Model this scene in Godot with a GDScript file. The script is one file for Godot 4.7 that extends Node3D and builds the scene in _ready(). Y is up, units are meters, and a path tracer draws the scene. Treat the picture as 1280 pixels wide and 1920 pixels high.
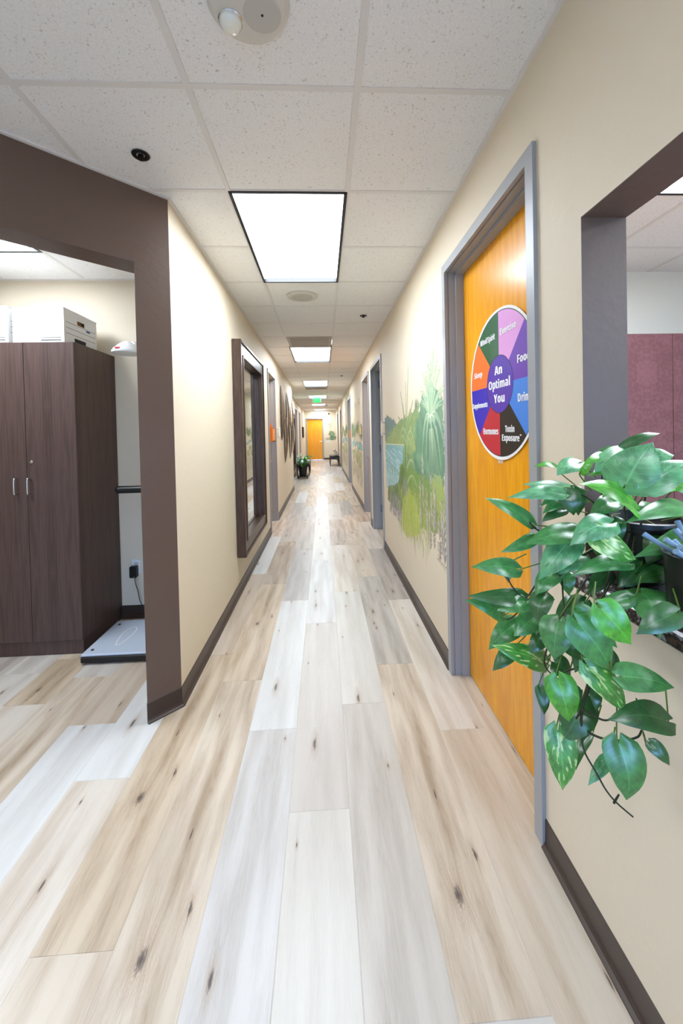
extends Node3D
# Office corridor seen from its lobby end. x right, y up; D means metres ahead of the camera (z = -D).

const H := 2.696          # ceiling height
const XR := 0.7365        # right wall face
const XL := -0.79         # left wall face
const XA := -1.0          # left wall face of the wider far end
const DE := 21.7          # end wall
const T := 0.61           # ceiling module

var mats := {}
var rng := RandomNumberGenerator.new()
var used := {}

const CORRIDOR_LIGHT := 3.3
const LOBBY_LIGHT := 0.9
const ROOM_LIGHT := 3.3
const OFFICE_LIGHT := 5.5
const EXIT_GLOW := 0.28
const SKY := 8.0
const EXPOSURE := 1.95

func _ready() -> void:
	rng.seed = 20
	# camera: shift lens, 7.4 px per 0.01 of tangent; eye 1.444 m above the floor
	var cam := Camera3D.new()
	cam.name = "camera"
	add_child(cam)
	var f := 737.38
	cam.projection = Camera3D.PROJECTION_FRUSTUM
	cam.near = 0.05
	cam.far = 60.0
	cam.keep_aspect = Camera3D.KEEP_HEIGHT
	cam.size = cam.near * 1920.0 / f
	cam.frustum_offset = Vector2(640.0 - 642.45, 822.58 - 960.0) / f * cam.near
	var right := Vector3(0.998478, -0.022578, 0.050315)
	var up := Vector3(0.023279, 0.999639, -0.013385)
	cam.transform = Transform3D(Basis(right, up, right.cross(up)).orthonormalized(), Vector3(0, 1.4437, 0))
	cam.current = true
	var we := WorldEnvironment.new()
	we.name = "environment"
	var env := Environment.new()
	# overcast daylight, let in by the lobby windows behind the viewer
	var sky_mat := ProceduralSkyMaterial.new()
	sky_mat.sky_top_color = Color(0.46, 0.68, 1.0)
	sky_mat.sky_horizon_color = Color(0.60, 0.78, 1.0)
	sky_mat.ground_horizon_color = Color(0.50, 0.60, 0.72)
	sky_mat.ground_bottom_color = Color(0.44, 0.52, 0.62)
	var sky := Sky.new()
	sky.sky_material = sky_mat
	env.background_mode = Environment.BG_SKY
	env.sky = sky
	env.background_energy_multiplier = SKY
	env.tonemap_mode = Environment.TONE_MAPPER_LINEAR
	env.tonemap_exposure = EXPOSURE
	env.sdfgi_enabled = true
	env.ssao_enabled = true
	env.ssil_enabled = true
	we.environment = env
	add_child(we)
	make_materials()
	make_lights()
	make_floor()
	make_walls()
	make_ceiling()
	wall_angle()
	make_baseboards()
	make_doors()
	wall_things()
	side_room()
	office()
	pothos()
	ceiling_things()
	far_things()

# ---------------------------------------------------------------- small helpers

func V(x: float, y: float, d: float) -> Vector3:
	return Vector3(x, y, -d)

func numbered(called: String) -> String:
	if not used.has(called):
		used[called] = 0
		return called
	used[called] += 1
	return "%s_%03d" % [called, used[called]]

func tag(o: Node3D, label := "", category := "", group := "", kind := "") -> Node3D:
	if label: o.set_meta("label", label)
	if category: o.set_meta("category", category)
	if group: o.set_meta("group", group)
	if kind: o.set_meta("kind", kind)
	return o

func thing(called: String, at: Vector3, label: String, category: String, group := "") -> Node3D:
	var o := Node3D.new()
	o.name = numbered(called)
	add_child(o, true)
	o.position = at
	tag(o, label, category, group)
	return o

# Commits a SurfaceTool (points in world space) as one named mesh under parent.
func build(called: String, st: SurfaceTool, m: Material, parent: Node3D = null) -> MeshInstance3D:
	var o := MeshInstance3D.new()
	o.mesh = st.commit()
	o.material_override = m
	if parent == null:
		o.name = numbered(called)
		add_child(o, true)
	else:
		o.name = called
		parent.add_child(o, true)
		var w := Vector3.ZERO
		var n: Node = parent
		while n != self:
			w += (n as Node3D).position
			n = n.get_parent()
		o.position = -w
	return o

func struct(called: String, st: SurfaceTool, m: Material, label: String) -> MeshInstance3D:
	var o := build(called, st, m)
	tag(o, label, "", "", "structure")
	return o

func mb() -> SurfaceTool:
	var st := SurfaceTool.new()
	st.begin(Mesh.PRIMITIVE_TRIANGLES)
	return st

func uv_of(p: Vector3, n: Vector3) -> Vector2:
	var a := n.abs()
	if a.x >= a.y and a.x >= a.z: return Vector2(p.z, -p.y)
	if a.y >= a.z: return Vector2(p.x, p.z)
	return Vector2(p.x, -p.y)

# A flat polygon that faces out, with flat normals and uv in metres.
func face(st: SurfaceTool, pts: Array, out: Vector3) -> void:
	var n := Vector3.ZERO
	for i in pts.size():
		var a: Vector3 = pts[i]
		var b: Vector3 = pts[(i + 1) % pts.size()]
		n += a.cross(b)
	n = n.normalized()
	var flip := n.dot(out) < 0.0
	if flip: n = -n
	for i in range(1, pts.size() - 1):
		var tri: Array = [pts[0], pts[i + 1], pts[i]] if not flip else [pts[0], pts[i], pts[i + 1]]
		for p in tri:
			st.set_normal(n)
			st.set_uv(uv_of(p, n))
			st.add_vertex(p)

# Box between two corners (x, y, D) with chamfered edges.
func box(st: SurfaceTool, x0: float, x1: float, y0: float, y1: float, d0: float, d1: float, c := 0.0) -> void:
	var mid := V((x0 + x1) / 2, (y0 + y1) / 2, (d0 + d1) / 2)
	obox(st, mid, Basis.IDENTITY, Vector3(absf(x1 - x0), absf(y1 - y0), absf(d1 - d0)), c)

func obox(st: SurfaceTool, mid: Vector3, b: Basis, size: Vector3, c := 0.0) -> void:
	var h := size / 2
	var vert := func(s: Vector3, axis: int) -> Vector3:
		var p := s * (h - Vector3(c, c, c))
		p[axis] = s[axis] * h[axis]
		return mid + b * p
	for axis in 3:
		var u := (axis + 1) % 3
		var w := (axis + 2) % 3
		for s in [-1.0, 1.0]:
			var q := []
			for k in [[-1, -1], [1, -1], [1, 1], [-1, 1]]:
				var g := Vector3.ZERO
				g[axis] = s; g[u] = k[0]; g[w] = k[1]
				q.append(vert.call(g, axis))
			var o := Vector3.ZERO
			o[axis] = s
			face(st, q, b * o)
		if c > 0.0:
			for su in [-1.0, 1.0]:
				for sw in [-1.0, 1.0]:
					var q2 := []
					for sa in [-1.0, 1.0]:
						var g := Vector3.ZERO
						g[axis] = sa; g[u] = su; g[w] = sw
						if sa < 0: q2.append(vert.call(g, u)); q2.append(vert.call(g, w))
						else: q2.append(vert.call(g, w)); q2.append(vert.call(g, u))
					var o := Vector3.ZERO
					o[u] = su; o[w] = sw
					face(st, q2, b * o)
	if c > 0.0:
		for sx in [-1.0, 1.0]:
			for sy in [-1.0, 1.0]:
				for sz in [-1.0, 1.0]:
					var g := Vector3(sx, sy, sz)
					face(st, [vert.call(g, 0), vert.call(g, 1), vert.call(g, 2)], b * g)

# Extrudes a closed outline: every [a, b] becomes origin + ax*a + bx*b, swept along run.
func extrude(st: SurfaceTool, outline: Array, origin: Vector3, ax: Vector3, bx: Vector3, run: Vector3) -> void:
	var pts := []
	var flat := PackedVector2Array()
	for q in outline:
		pts.append(origin + ax * q[0] + bx * q[1])
		flat.append(Vector2(q[0], q[1]))
	var area := 0.0
	for i in flat.size():
		area += flat[i].cross(flat[(i + 1) % flat.size()])
	var sg := signf(area)
	for i in pts.size():
		var j := (i + 1) % pts.size()
		var e := flat[j] - flat[i]
		var o := (ax * e.y - bx * e.x) * sg
		face(st, [pts[i], pts[j], pts[j] + run, pts[i] + run], o)
	var tri := Geometry2D.triangulate_polygon(flat)
	for k in range(0, tri.size(), 3):
		face(st, [pts[tri[k]], pts[tri[k + 1]], pts[tri[k + 2]]], -run)
		face(st, [pts[tri[k]] + run, pts[tri[k + 1]] + run, pts[tri[k + 2]] + run], run)

# Turned shape: profile of [radius, height] round an axis.
func lathe(st: SurfaceTool, at: Vector3, profile: Array, seg := 32, up := Vector3.UP) -> void:
	var side := up.cross(Vector3.RIGHT if absf(up.x) < 0.9 else Vector3.FORWARD).normalized()
	var other := up.cross(side)
	var n := profile.size()
	for i in n - 1:
		var r0: float = profile[i][0]
		var h0: float = profile[i][1]
		var r1: float = profile[i + 1][0]
		var h1: float = profile[i + 1][1]
		var e := Vector2(r1 - r0, h1 - h0)
		if e.length() < 1e-7: continue
		for k in seg:
			var a0 := TAU * k / seg
			var a1 := TAU * (k + 1) / seg
			var c0 := side * cos(a0) + other * sin(a0)
			var c1 := side * cos(a1) + other * sin(a1)
			var out := ((c0 + c1) * e.y / 2 - up * e.x)
			var q := [at + c0 * r0 + up * h0, at + c1 * r0 + up * h0, at + c1 * r1 + up * h1, at + c0 * r1 + up * h1]
			var n0 := (c0 * e.y - up * e.x).normalized()
			var n1 := (c1 * e.y - up * e.x).normalized()
			var ns := [n0, n1, n1, n0]
			var gn: Vector3 = (q[1] - q[0]).cross(q[3] - q[0]) + (q[2] - q[1]).cross(q[3] - q[2])
			var order := [0, 2, 1, 0, 3, 2] if gn.dot(out) > 0 else [0, 1, 2, 0, 2, 3]
			for t in order:
				st.set_normal(ns[t])
				st.set_uv(Vector2(float(k + (1 if t == 1 or t == 2 else 0)) / seg, h0 if t < 2 else h1))
				st.add_vertex(q[t])

# Round tube through points, radius from r0 to r1.
func tube(st: SurfaceTool, path: PackedVector3Array, r0: float, r1: float, seg := 8) -> void:
	var n := path.size()
	var rings := []
	var norms := []
	var ref := Vector3.UP
	for i in n:
		var t := (path[mini(i + 1, n - 1)] - path[maxi(i - 1, 0)]).normalized()
		if absf(t.dot(ref)) > 0.95: ref = Vector3.RIGHT if absf(t.x) < 0.9 else Vector3.BACK
		var s := t.cross(ref).normalized()
		var o := s.cross(t).normalized()
		ref = o
		var r := lerpf(r0, r1, float(i) / maxi(n - 1, 1))
		var ring := []
		var nr := []
		for k in seg:
			var a := TAU * k / seg
			var d := s * cos(a) + o * sin(a)
			ring.append(path[i] + d * r)
			nr.append(d)
		rings.append(ring)
		norms.append(nr)
	for i in n - 1:
		for k in seg:
			var k1 := (k + 1) % seg
			var q := [rings[i][k], rings[i][k1], rings[i + 1][k1], rings[i + 1][k]]
			var ns := [norms[i][k], norms[i][k1], norms[i + 1][k1], norms[i + 1][k]]
			var gn: Vector3 = (q[1] - q[0]).cross(q[3] - q[0])
			var order := [0, 2, 1, 0, 3, 2] if gn.dot(ns[0]) > 0 else [0, 1, 2, 0, 2, 3]
			for t in order:
				st.set_normal(ns[t])
				st.set_uv(Vector2(float(k) / seg, float(i) / n))
				st.add_vertex(q[t])
	for e in [0, n - 1]:
		var cap := []
		for k in seg: cap.append(rings[e][k])
		face(st, cap, (path[0] - path[1]) if e == 0 else (path[n - 1] - path[n - 2]))

func smooth_path(pts: PackedVector3Array, steps := 5) -> PackedVector3Array:
	var out := PackedVector3Array()
	var n := pts.size()
	for i in n - 1:
		var a := pts[maxi(i - 1, 0)]
		var d := pts[mini(i + 2, n - 1)]
		for k in steps:
			out.append(pts[i].cubic_interpolate(pts[i + 1], a, d, float(k) / steps))
	out.append(pts[n - 1])
	return out

# Raised lettering: one thin mesh of text at a place, standing in the plane of right and up.
func lettering(called: String, words: String, at: Vector3, right: Vector3, up: Vector3, height: float, m: Material, parent: Node3D, narrow := 1.0, bold := 600, depth := 0.0006) -> MeshInstance3D:
	var f := SystemFont.new()
	f.font_names = PackedStringArray(["Droid Sans"])
	f.font_weight = bold
	var t := TextMesh.new()
	t.text = words
	t.font = f
	t.font_size = 48
	t.pixel_size = height / 48.0
	t.depth = depth
	t.curve_step = 2.0
	# heavier strokes: the letters are laid down three times, a hair apart
	var heavy := SurfaceTool.new()
	for k in [-1.0, 0.0, 1.0]:
		heavy.append_from(t, 0, Transform3D(Basis.IDENTITY, Vector3(k * height * 0.022, 0, k * 0.00005)))
	var o := MeshInstance3D.new()
	o.mesh = heavy.commit()
	o.material_override = m
	o.name = called
	parent.add_child(o, true)
	o.transform = Transform3D(Basis(right * narrow, up, right.cross(up)), at - parent.position)
	return o

# ---------------------------------------------------------------- materials

func noise(sd: int, freq: float, oct := 3, kind := FastNoiseLite.TYPE_SIMPLEX_SMOOTH) -> FastNoiseLite:
	var n := FastNoiseLite.new()
	n.seed = sd
	n.noise_type = kind
	n.frequency = freq
	n.fractal_octaves = oct
	return n

func flat(c: Color, rough := 0.6, spec := 0.5, metal := 0.0) -> StandardMaterial3D:
	var m := StandardMaterial3D.new()
	m.albedo_color = c
	m.roughness = rough
	m.metallic_specular = spec
	m.metallic = metal
	return m

func relief(m: StandardMaterial3D, sd: int, freq: float, scale: float, strength: float, px := 256) -> StandardMaterial3D:
	var t := NoiseTexture2D.new()
	t.width = px
	t.height = px
	t.seamless = true
	t.as_normal_map = true
	t.bump_strength = strength
	t.noise = noise(sd, freq, 3)
	m.normal_enabled = true
	m.normal_texture = t
	m.uv1_triplanar = true
	m.uv1_world_triplanar = true
	m.uv1_scale = Vector3(scale, scale, scale)
	return m

func tex(img: Image) -> ImageTexture:
	return ImageTexture.create_from_image(img)

# One oak plank: fine pores along v, cathedral figure, knots with a dark core, a brown halo and a tail in the grain.
func plank_image(sd: int, light: Color, dark: Color, knots: int, stain: float) -> Image:
	var w := 224
	var h := 1280
	var img := Image.create(w, h, false, Image.FORMAT_RGB8)
	var warp := noise(sd, 0.006, 3)
	var fine := noise(sd + 7, 0.02, 2)
	var cloud := noise(sd + 13, 0.01, 3)
	var r := RandomNumberGenerator.new()
	r.seed = sd
	var ks := []
	for k in knots:
		ks.append([r.randf_range(0.15, 0.85) * w, r.randf_range(0.04, 0.96) * h, [2.6, 5.0, 8.0, 6.5, 3.6][k % 5] * r.randf_range(0.8, 1.2), r.randf_range(0.9, 1.9), r.randf_range(40.0, 130.0)])
	var core := Color(0.27, 0.235, 0.225)
	var halo := Color(0.63, 0.53, 0.445)
	for y in h:
		for x in w:
			var bx := float(x)
			var kd := 99.0
			var tail := 0.0
			for k in ks:
				var ry: float = y - k[1]
				if absf(ry) > 260.0: continue
				var dx: float = x - k[0]
				var dy: float = ry / k[3] / 1.25
				var q: float = sqrt(dx * dx + dy * dy) / k[2]
				kd = minf(kd, q)
				bx += dx * 1.5 / (1.0 + q * q * 0.4)
				tail = maxf(tail, exp(-absf(ry) / k[4]) * exp(-absf(dx) / (k[2] * 2.4)))
			var wv := warp.get_noise_2d(bx * 2.0, y * 0.24)
			var ring := absf(fposmod(bx * 0.022 + wv * 5.5, 1.0) - 0.5) * 2.0
			var streak := fine.get_noise_2d(bx * 24.0, y * 1.1)
			var pore := fine.get_noise_2d(bx * 60.0 + 500.0, y * 2.6)
			var cl := cloud.get_noise_2d(bx * 1.1 + 300.0, y * 0.24)
			var t := 0.36 + cl * 0.85 * stain + (pow(ring, 3.0) - 0.25) * 0.26 * smoothstep(-0.25, 0.35, cl) + streak * 0.20 + pore * 0.18 + tail * (0.5 + streak * 0.9)
			var c := light.lerp(dark, clampf(t, 0.0, 1.25))
			if kd < 4.5:
				c = c.lerp(halo, clampf(0.62 - kd * 0.15, 0.0, 1.0) * (0.75 + streak * 0.8))
				if kd < 1.5: c = c.lerp(core, clampf(1.2 - kd * 0.9 + streak * 0.8, 0.0, 0.85))
			img.set_pixel(x, y, c)
	return img

func grain_image(sd: int, a: Color, b: Color, w: int, h: int, across: float, along: float, spread := 0.5) -> Image:
	var img := Image.create(w, h, false, Image.FORMAT_RGB8)
	var n1 := noise(sd, 0.02, 3)
	var n2 := noise(sd + 3, 0.004, 2)
	for y in h:
		for x in w:
			# mirrored halves so that the repeat does not show a seam
			var fx := minf(x, w - x)
			var fy := minf(y, h - y)
			var t := clampf(0.5 + n1.get_noise_2d(fx * across, fy * along) * spread * 1.6 + n2.get_noise_2d(fx * across * 0.6, fy * along) * spread, 0.0, 1.0)
			img.set_pixel(x, y, a.lerp(b, t))
	return img

func tile_image(sd: int) -> Image:
	var n := 512
	var img := Image.create(n, n, false, Image.FORMAT_RGB8)
	img.fill(Color(0.86, 0.845, 0.825))
	var g := noise(sd, 0.2, 2)
	for y in n:
		for x in n:
			var v := 0.91 + g.get_noise_2d(x, y) * 0.03
			img.set_pixel(x, y, Color(v, v * 0.992, v * 0.985))
	var r := RandomNumberGenerator.new()
	r.seed = sd
	for k in 2600:
		var cx := r.randf() * n
		var cy := r.randf() * n
		var a := r.randf() * TAU
		var len := r.randf_range(0.6, 3.4)
		var shade := r.randf_range(0.75, 0.86)
		var th := r.randf_range(0.4, 1.05)
		for s in int(len * 2) + 1:
			var px := cx + cos(a) * s * 0.5
			var py := cy + sin(a) * s * 0.5
			a += r.randf_range(-0.5, 0.5)
			for j in range(-1, 2):
				for i in range(-1, 2):
					var d := Vector2(i, j).length()
					if d <= th:
						img.set_pixel(posmod(int(px) + i, n), posmod(int(py) + j, n), Color(shade, shade * 0.985, shade * 0.96))
	return img

func leaf_image(sd: int, base: Color, pale: Color, vein: Color, amount: float) -> Image:
	var w := 96
	var h := 160
	var img := Image.create(w, h, false, Image.FORMAT_RGB8)
	var n := noise(sd, 0.02, 3)
	var n2 := noise(sd + 5, 0.012, 2)
	for y in h:
		for x in w:
			var u := (float(x) / w - 0.5) * 2.0
			var v := float(y) / h
			var c := base.lerp(base.darkened(0.18), 0.5 + n2.get_noise_2d(x * 2, y * 2))
			# side veins sweep toward the tip
			var s := fposmod((v - absf(u) * 0.22) * 9.0, 1.0)
			var lat := smoothstep(0.12, 0.0, absf(s - 0.5)) * 0.35
			# the splashes of pale colour run along the veins
			var sp := n.get_noise_2d((v - absf(u) * 0.35) * 190.0 + signf(u) * 900.0, absf(u) * 75.0)
			c = c.lerp(pale, smoothstep(0.36 - amount, 0.66 - amount, sp) * clampf(amount * 2.4, 0.0, 0.85))
			c = c.lerp(vein, lat)
			c = c.lerp(vein, smoothstep(0.07, 0.02, absf(u)) * 0.7)
			img.set_pixel(x, y, c)
	return img

func speckle_image() -> Image:
	var n := 256
	var img := Image.create(n, n, false, Image.FORMAT_RGB8)
	var a := noise(71, 0.045, 2, FastNoiseLite.TYPE_CELLULAR)
	var b := noise(72, 0.03, 3)
	for y in n:
		for x in n:
			var v := a.get_noise_2d(x, y) * 0.5 + 0.5
			var t := b.get_noise_2d(x, y)
			var c := Color(0.16, 0.14, 0.145).lerp(Color(0.55, 0.53, 0.54), smoothstep(0.0, 0.42, t + (v - 0.3) * 0.5))
			c = c.lerp(Color(0.30, 0.23, 0.20), smoothstep(0.15, 0.4, -t))
			img.set_pixel(x, y, c)
	return img

func textured(img: Image, rough: float, spec := 0.5, scale := Vector3.ONE) -> StandardMaterial3D:
	var m := flat(Color.WHITE, rough, spec)
	m.albedo_texture = tex(img)
	m.uv1_scale = scale
	return m

func make_materials() -> void:
	mats.cream = relief(flat(Color(0.86, 0.808, 0.722), 0.62, 0.4), 11, 0.03, 2.5, 0.35)
	mats.cream_far = flat(Color(0.86, 0.808, 0.722), 0.62, 0.4)
	mats.pale = relief(flat(Color(0.86, 0.855, 0.82), 0.62, 0.4), 11, 0.03, 2.5, 0.35)
	mats.brown = relief(flat(Color(0.385, 0.31, 0.27), 0.42, 0.5), 12, 0.03, 3.0, 0.45)
	mats.rubber = flat(Color(0.24, 0.185, 0.16), 0.38, 0.5)
	mats.frame = flat(Color(0.60, 0.608, 0.62), 0.4, 0.5)
	mats.frame_dark = flat(Color(0.46, 0.50, 0.54), 0.45, 0.5)
	mats.grid = flat(Color(0.86, 0.845, 0.83), 0.5, 0.4)
	mats.slab = flat(Color(0.85, 0.84, 0.82), 0.9, 0.2)
	for i in 2: mats["tile%d" % i] = textured(tile_image(31 + i), 0.95, 0.2)
	mats.honey = textured(grain_image(41, Color(0.94, 0.66, 0.035), Color(0.87, 0.57, 0.02), 256, 512, 5.0, 0.35), 0.24, 0.5, Vector3(1.3, 0.7, 1))
	mats.laminate = textured(grain_image(42, Color(0.36, 0.285, 0.26), Color(0.29, 0.225, 0.205), 256, 512, 7.0, 0.3), 0.45, 0.4, Vector3(2.2, 0.9, 1))
	mats.walnut = textured(grain_image(44, Color(0.34, 0.25, 0.195), Color(0.24, 0.17, 0.13), 256, 512, 4.0, 0.4), 0.36, 0.5, Vector3(3.0, 1.2, 1))
	mats.stave = textured(grain_image(45, Color(0.50, 0.38, 0.28), Color(0.29, 0.21, 0.15), 128, 512, 4.0, 0.8, 1.0), 0.55, 0.4, Vector3(4.0, 1.0, 1))
	mats.stave_pale = textured(grain_image(46, Color(0.66, 0.60, 0.54), Color(0.47, 0.41, 0.36), 128, 256, 4.0, 0.5), 0.6, 0.4, Vector3(4.0, 1.0, 1))
	mats.wine = textured(grain_image(47, Color(0.42, 0.275, 0.295), Color(0.365, 0.235, 0.25), 256, 256, 5.0, 5.0, 0.7), 0.5, 0.4, Vector3(1.1, 1.1, 1))
	mats.granite = textured(speckle_image(), 0.18, 0.5, Vector3(5, 5, 1))
	mats.black = flat(Color(0.05, 0.05, 0.055), 0.4)
	mats.navy = flat(Color(0.045, 0.055, 0.08), 0.35)
	mats.ebony = flat(Color(0.09, 0.065, 0.055), 0.35)
	mats.steel = flat(Color(0.82, 0.82, 0.83), 0.25, 0.5, 1.0)
	mats.bronze = flat(Color(0.16, 0.13, 0.12), 0.4, 0.5, 0.6)
	mats.white = flat(Color(0.88, 0.88, 0.88), 0.5)
	mats.plastic = flat(Color(0.80, 0.785, 0.755), 0.4)
	mats.grille = relief(flat(Color(0.74, 0.725, 0.695), 0.7), 21, 0.25, 30.0, 2.0, 128)
	mats.card = flat(Color(0.90, 0.895, 0.885), 0.75, 0.3)
	mats.card_in = flat(Color(0.60, 0.45, 0.30), 0.85, 0.2)
	mats.ink = flat(Color(0.12, 0.12, 0.13), 0.7)
	mats.ink_blue = flat(Color(0.22, 0.25, 0.55), 0.7)
	mats.red = flat(Color(0.80, 0.20, 0.25), 0.5)
	mats.pewter = flat(Color(0.70, 0.74, 0.80), 0.42, 0.5)
	mats.soil = flat(Color(0.10, 0.07, 0.05), 0.95, 0.2)
	mats.stem = flat(Color(0.33, 0.45, 0.12), 0.5)
	mats.stem_dark = flat(Color(0.13, 0.17, 0.06), 0.55)
	mats.dusty = flat(Color(0.52, 0.62, 0.72), 0.7, 0.3)
	mats.mirror = flat(Color(0.90, 0.91, 0.91), 0.02, 0.5, 1.0)
	mats.clear = flat(Color(0.9, 0.95, 0.95, 0.16), 0.05)
	mats.clear.transparency = BaseMaterial3D.TRANSPARENCY_ALPHA
	mats.window = flat(Color(0.95, 0.97, 1.0, 0.08), 0.02)
	mats.window.transparency = BaseMaterial3D.TRANSPARENCY_ALPHA
	mats.lens = flat(Color(0.90, 0.90, 0.86), 0.08, 0.6)
	mats.panel = flat(Color(0.95, 0.96, 0.97), 0.5)
	mats.panel.emission_enabled = true
	mats.panel.emission = Color(0.94, 0.97, 1.0)
	mats.panel.emission_energy_multiplier = 3.0
	# oak planks: six prints, each in a few tones
	var prints := [
		plank_image(101, Color(0.82, 0.82, 0.815), Color(0.755, 0.745, 0.73), 5, 0.8),
		plank_image(102, Color(0.815, 0.78, 0.735), Color(0.72, 0.665, 0.60), 6, 1.0),
		plank_image(103, Color(0.80, 0.75, 0.685), Color(0.66, 0.59, 0.51), 6, 1.2),
		plank_image(104, Color(0.79, 0.78, 0.77), Color(0.69, 0.67, 0.65), 8, 1.0),
		plank_image(105, Color(0.745, 0.73, 0.715), Color(0.63, 0.605, 0.585), 7, 1.25),
	]
	var tones := [Color(1, 1, 1), Color(0.97, 0.95, 0.92), Color(0.93, 0.90, 0.87), Color(0.90, 0.885, 0.88)]
	mats.planks = []
	for p in prints:
		var t := tex(p)
		var row := []
		for c in tones:
			var m := flat(c, 0.36, 0.5)
			m.albedo_texture = t
			row.append(m)
		mats.planks.append(row)
	mats.oak = flat(Color(0.78, 0.765, 0.745), 0.4)
	# pothos leaves
	var greens := [
		leaf_image(201, Color(0.27, 0.56, 0.28), Color(0.62, 0.78, 0.43), Color(0.39, 0.67, 0.40), 0.05),
		leaf_image(202, Color(0.30, 0.62, 0.23), Color(0.97, 0.97, 0.73), Color(0.47, 0.72, 0.35), 0.30),
		leaf_image(203, Color(0.38, 0.67, 0.45), Color(0.78, 0.92, 0.69), Color(0.54, 0.78, 0.58), 0.12),
		leaf_image(204, Color(0.30, 0.67, 0.15), Color(0.74, 0.90, 0.35), Color(0.45, 0.76, 0.25), 0.10),
		leaf_image(205, Color(0.18, 0.41, 0.19), Color(0.36, 0.56, 0.25), Color(0.28, 0.52, 0.28), 0.04),
	]
	mats.leaves = []
	for g in greens:
		var m := textured(g, 0.30, 0.85)
		m.backlight_enabled = true
		m.backlight = Color(0.35, 0.45, 0.10)
		mats.leaves.append(m)

# ---------------------------------------------------------------- painted murals (flat paint on the wall)

func dab(img: Image, x: float, y: float, rx: float, ry: float, c: Color, a: float, n: FastNoiseLite = null) -> void:
	var w := img.get_width()
	var h := img.get_height()
	for j in range(maxi(0, int(y - ry)), mini(h, int(y + ry) + 1)):
		for i in range(maxi(0, int(x - rx)), mini(w, int(x + rx) + 1)):
			var q := Vector2((i - x) / rx, (j - y) / ry).length()
			if n: q += n.get_noise_2d(i * 0.9, j * 0.6) * 0.32
			var k := a * smoothstep(1.0, 0.40, q)
			if k > 0.004:
				var o := img.get_pixel(i, j)
				var al := o.a + k * (1.0 - o.a)
				var m := o.lerp(c, k / maxf(al, 0.001)) if o.a < 1.0 else o.lerp(c, k)
				m.a = al
				img.set_pixel(i, j, m)

func stroke(img: Image, a: Vector2, b: Vector2, c: Vector2, w0: float, w1: float, col: Color, al: float) -> void:
	col = col.lerp(Color(0.86, 0.86, 0.76), 0.22)
	var steps := int(a.distance_to(b) + b.distance_to(c)) / 2 + 2
	for s in steps + 1:
		var t := float(s) / steps
		var p := a.lerp(b, t).lerp(b.lerp(c, t), t)
		var w := maxf(lerpf(w0, w1, t), 0.7)
		dab(img, p.x, p.y, w, w, col, al)

# Fills an outline with paint that runs from one colour (top) to another (bottom), with a brushed edge.
func wash(img: Image, poly: PackedVector2Array, top: Color, low: Color, a: float, n: FastNoiseLite, rough := 5.0) -> void:
	var box_ := Rect2(poly[0], Vector2.ZERO)
	for q in poly: box_ = box_.expand(q)
	for j in range(maxi(0, int(box_.position.y) - 4), mini(img.get_height(), int(box_.end.y) + 5)):
		for i in range(maxi(0, int(box_.position.x) - 4), mini(img.get_width(), int(box_.end.x) + 5)):
			var w := Vector2(n.get_noise_2d(i * 1.5, j * 1.5), n.get_noise_2d(i * 1.5 + 300, j * 1.5)) * rough
			if not Geometry2D.is_point_in_polygon(Vector2(i, j) + w, poly): continue
			var t := clampf((j - box_.position.y) / maxf(box_.size.y, 1.0) + n.get_noise_2d(i * 1.2, j * 3.0) * 0.5, 0.0, 1.0)
			var c := top.lerp(low, t)
			var o := img.get_pixel(i, j)
			var al := o.a + a * (1.0 - o.a)
			var m := o.lerp(c, a / maxf(al, 0.001))
			m.a = al
			img.set_pixel(i, j, m)

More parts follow.
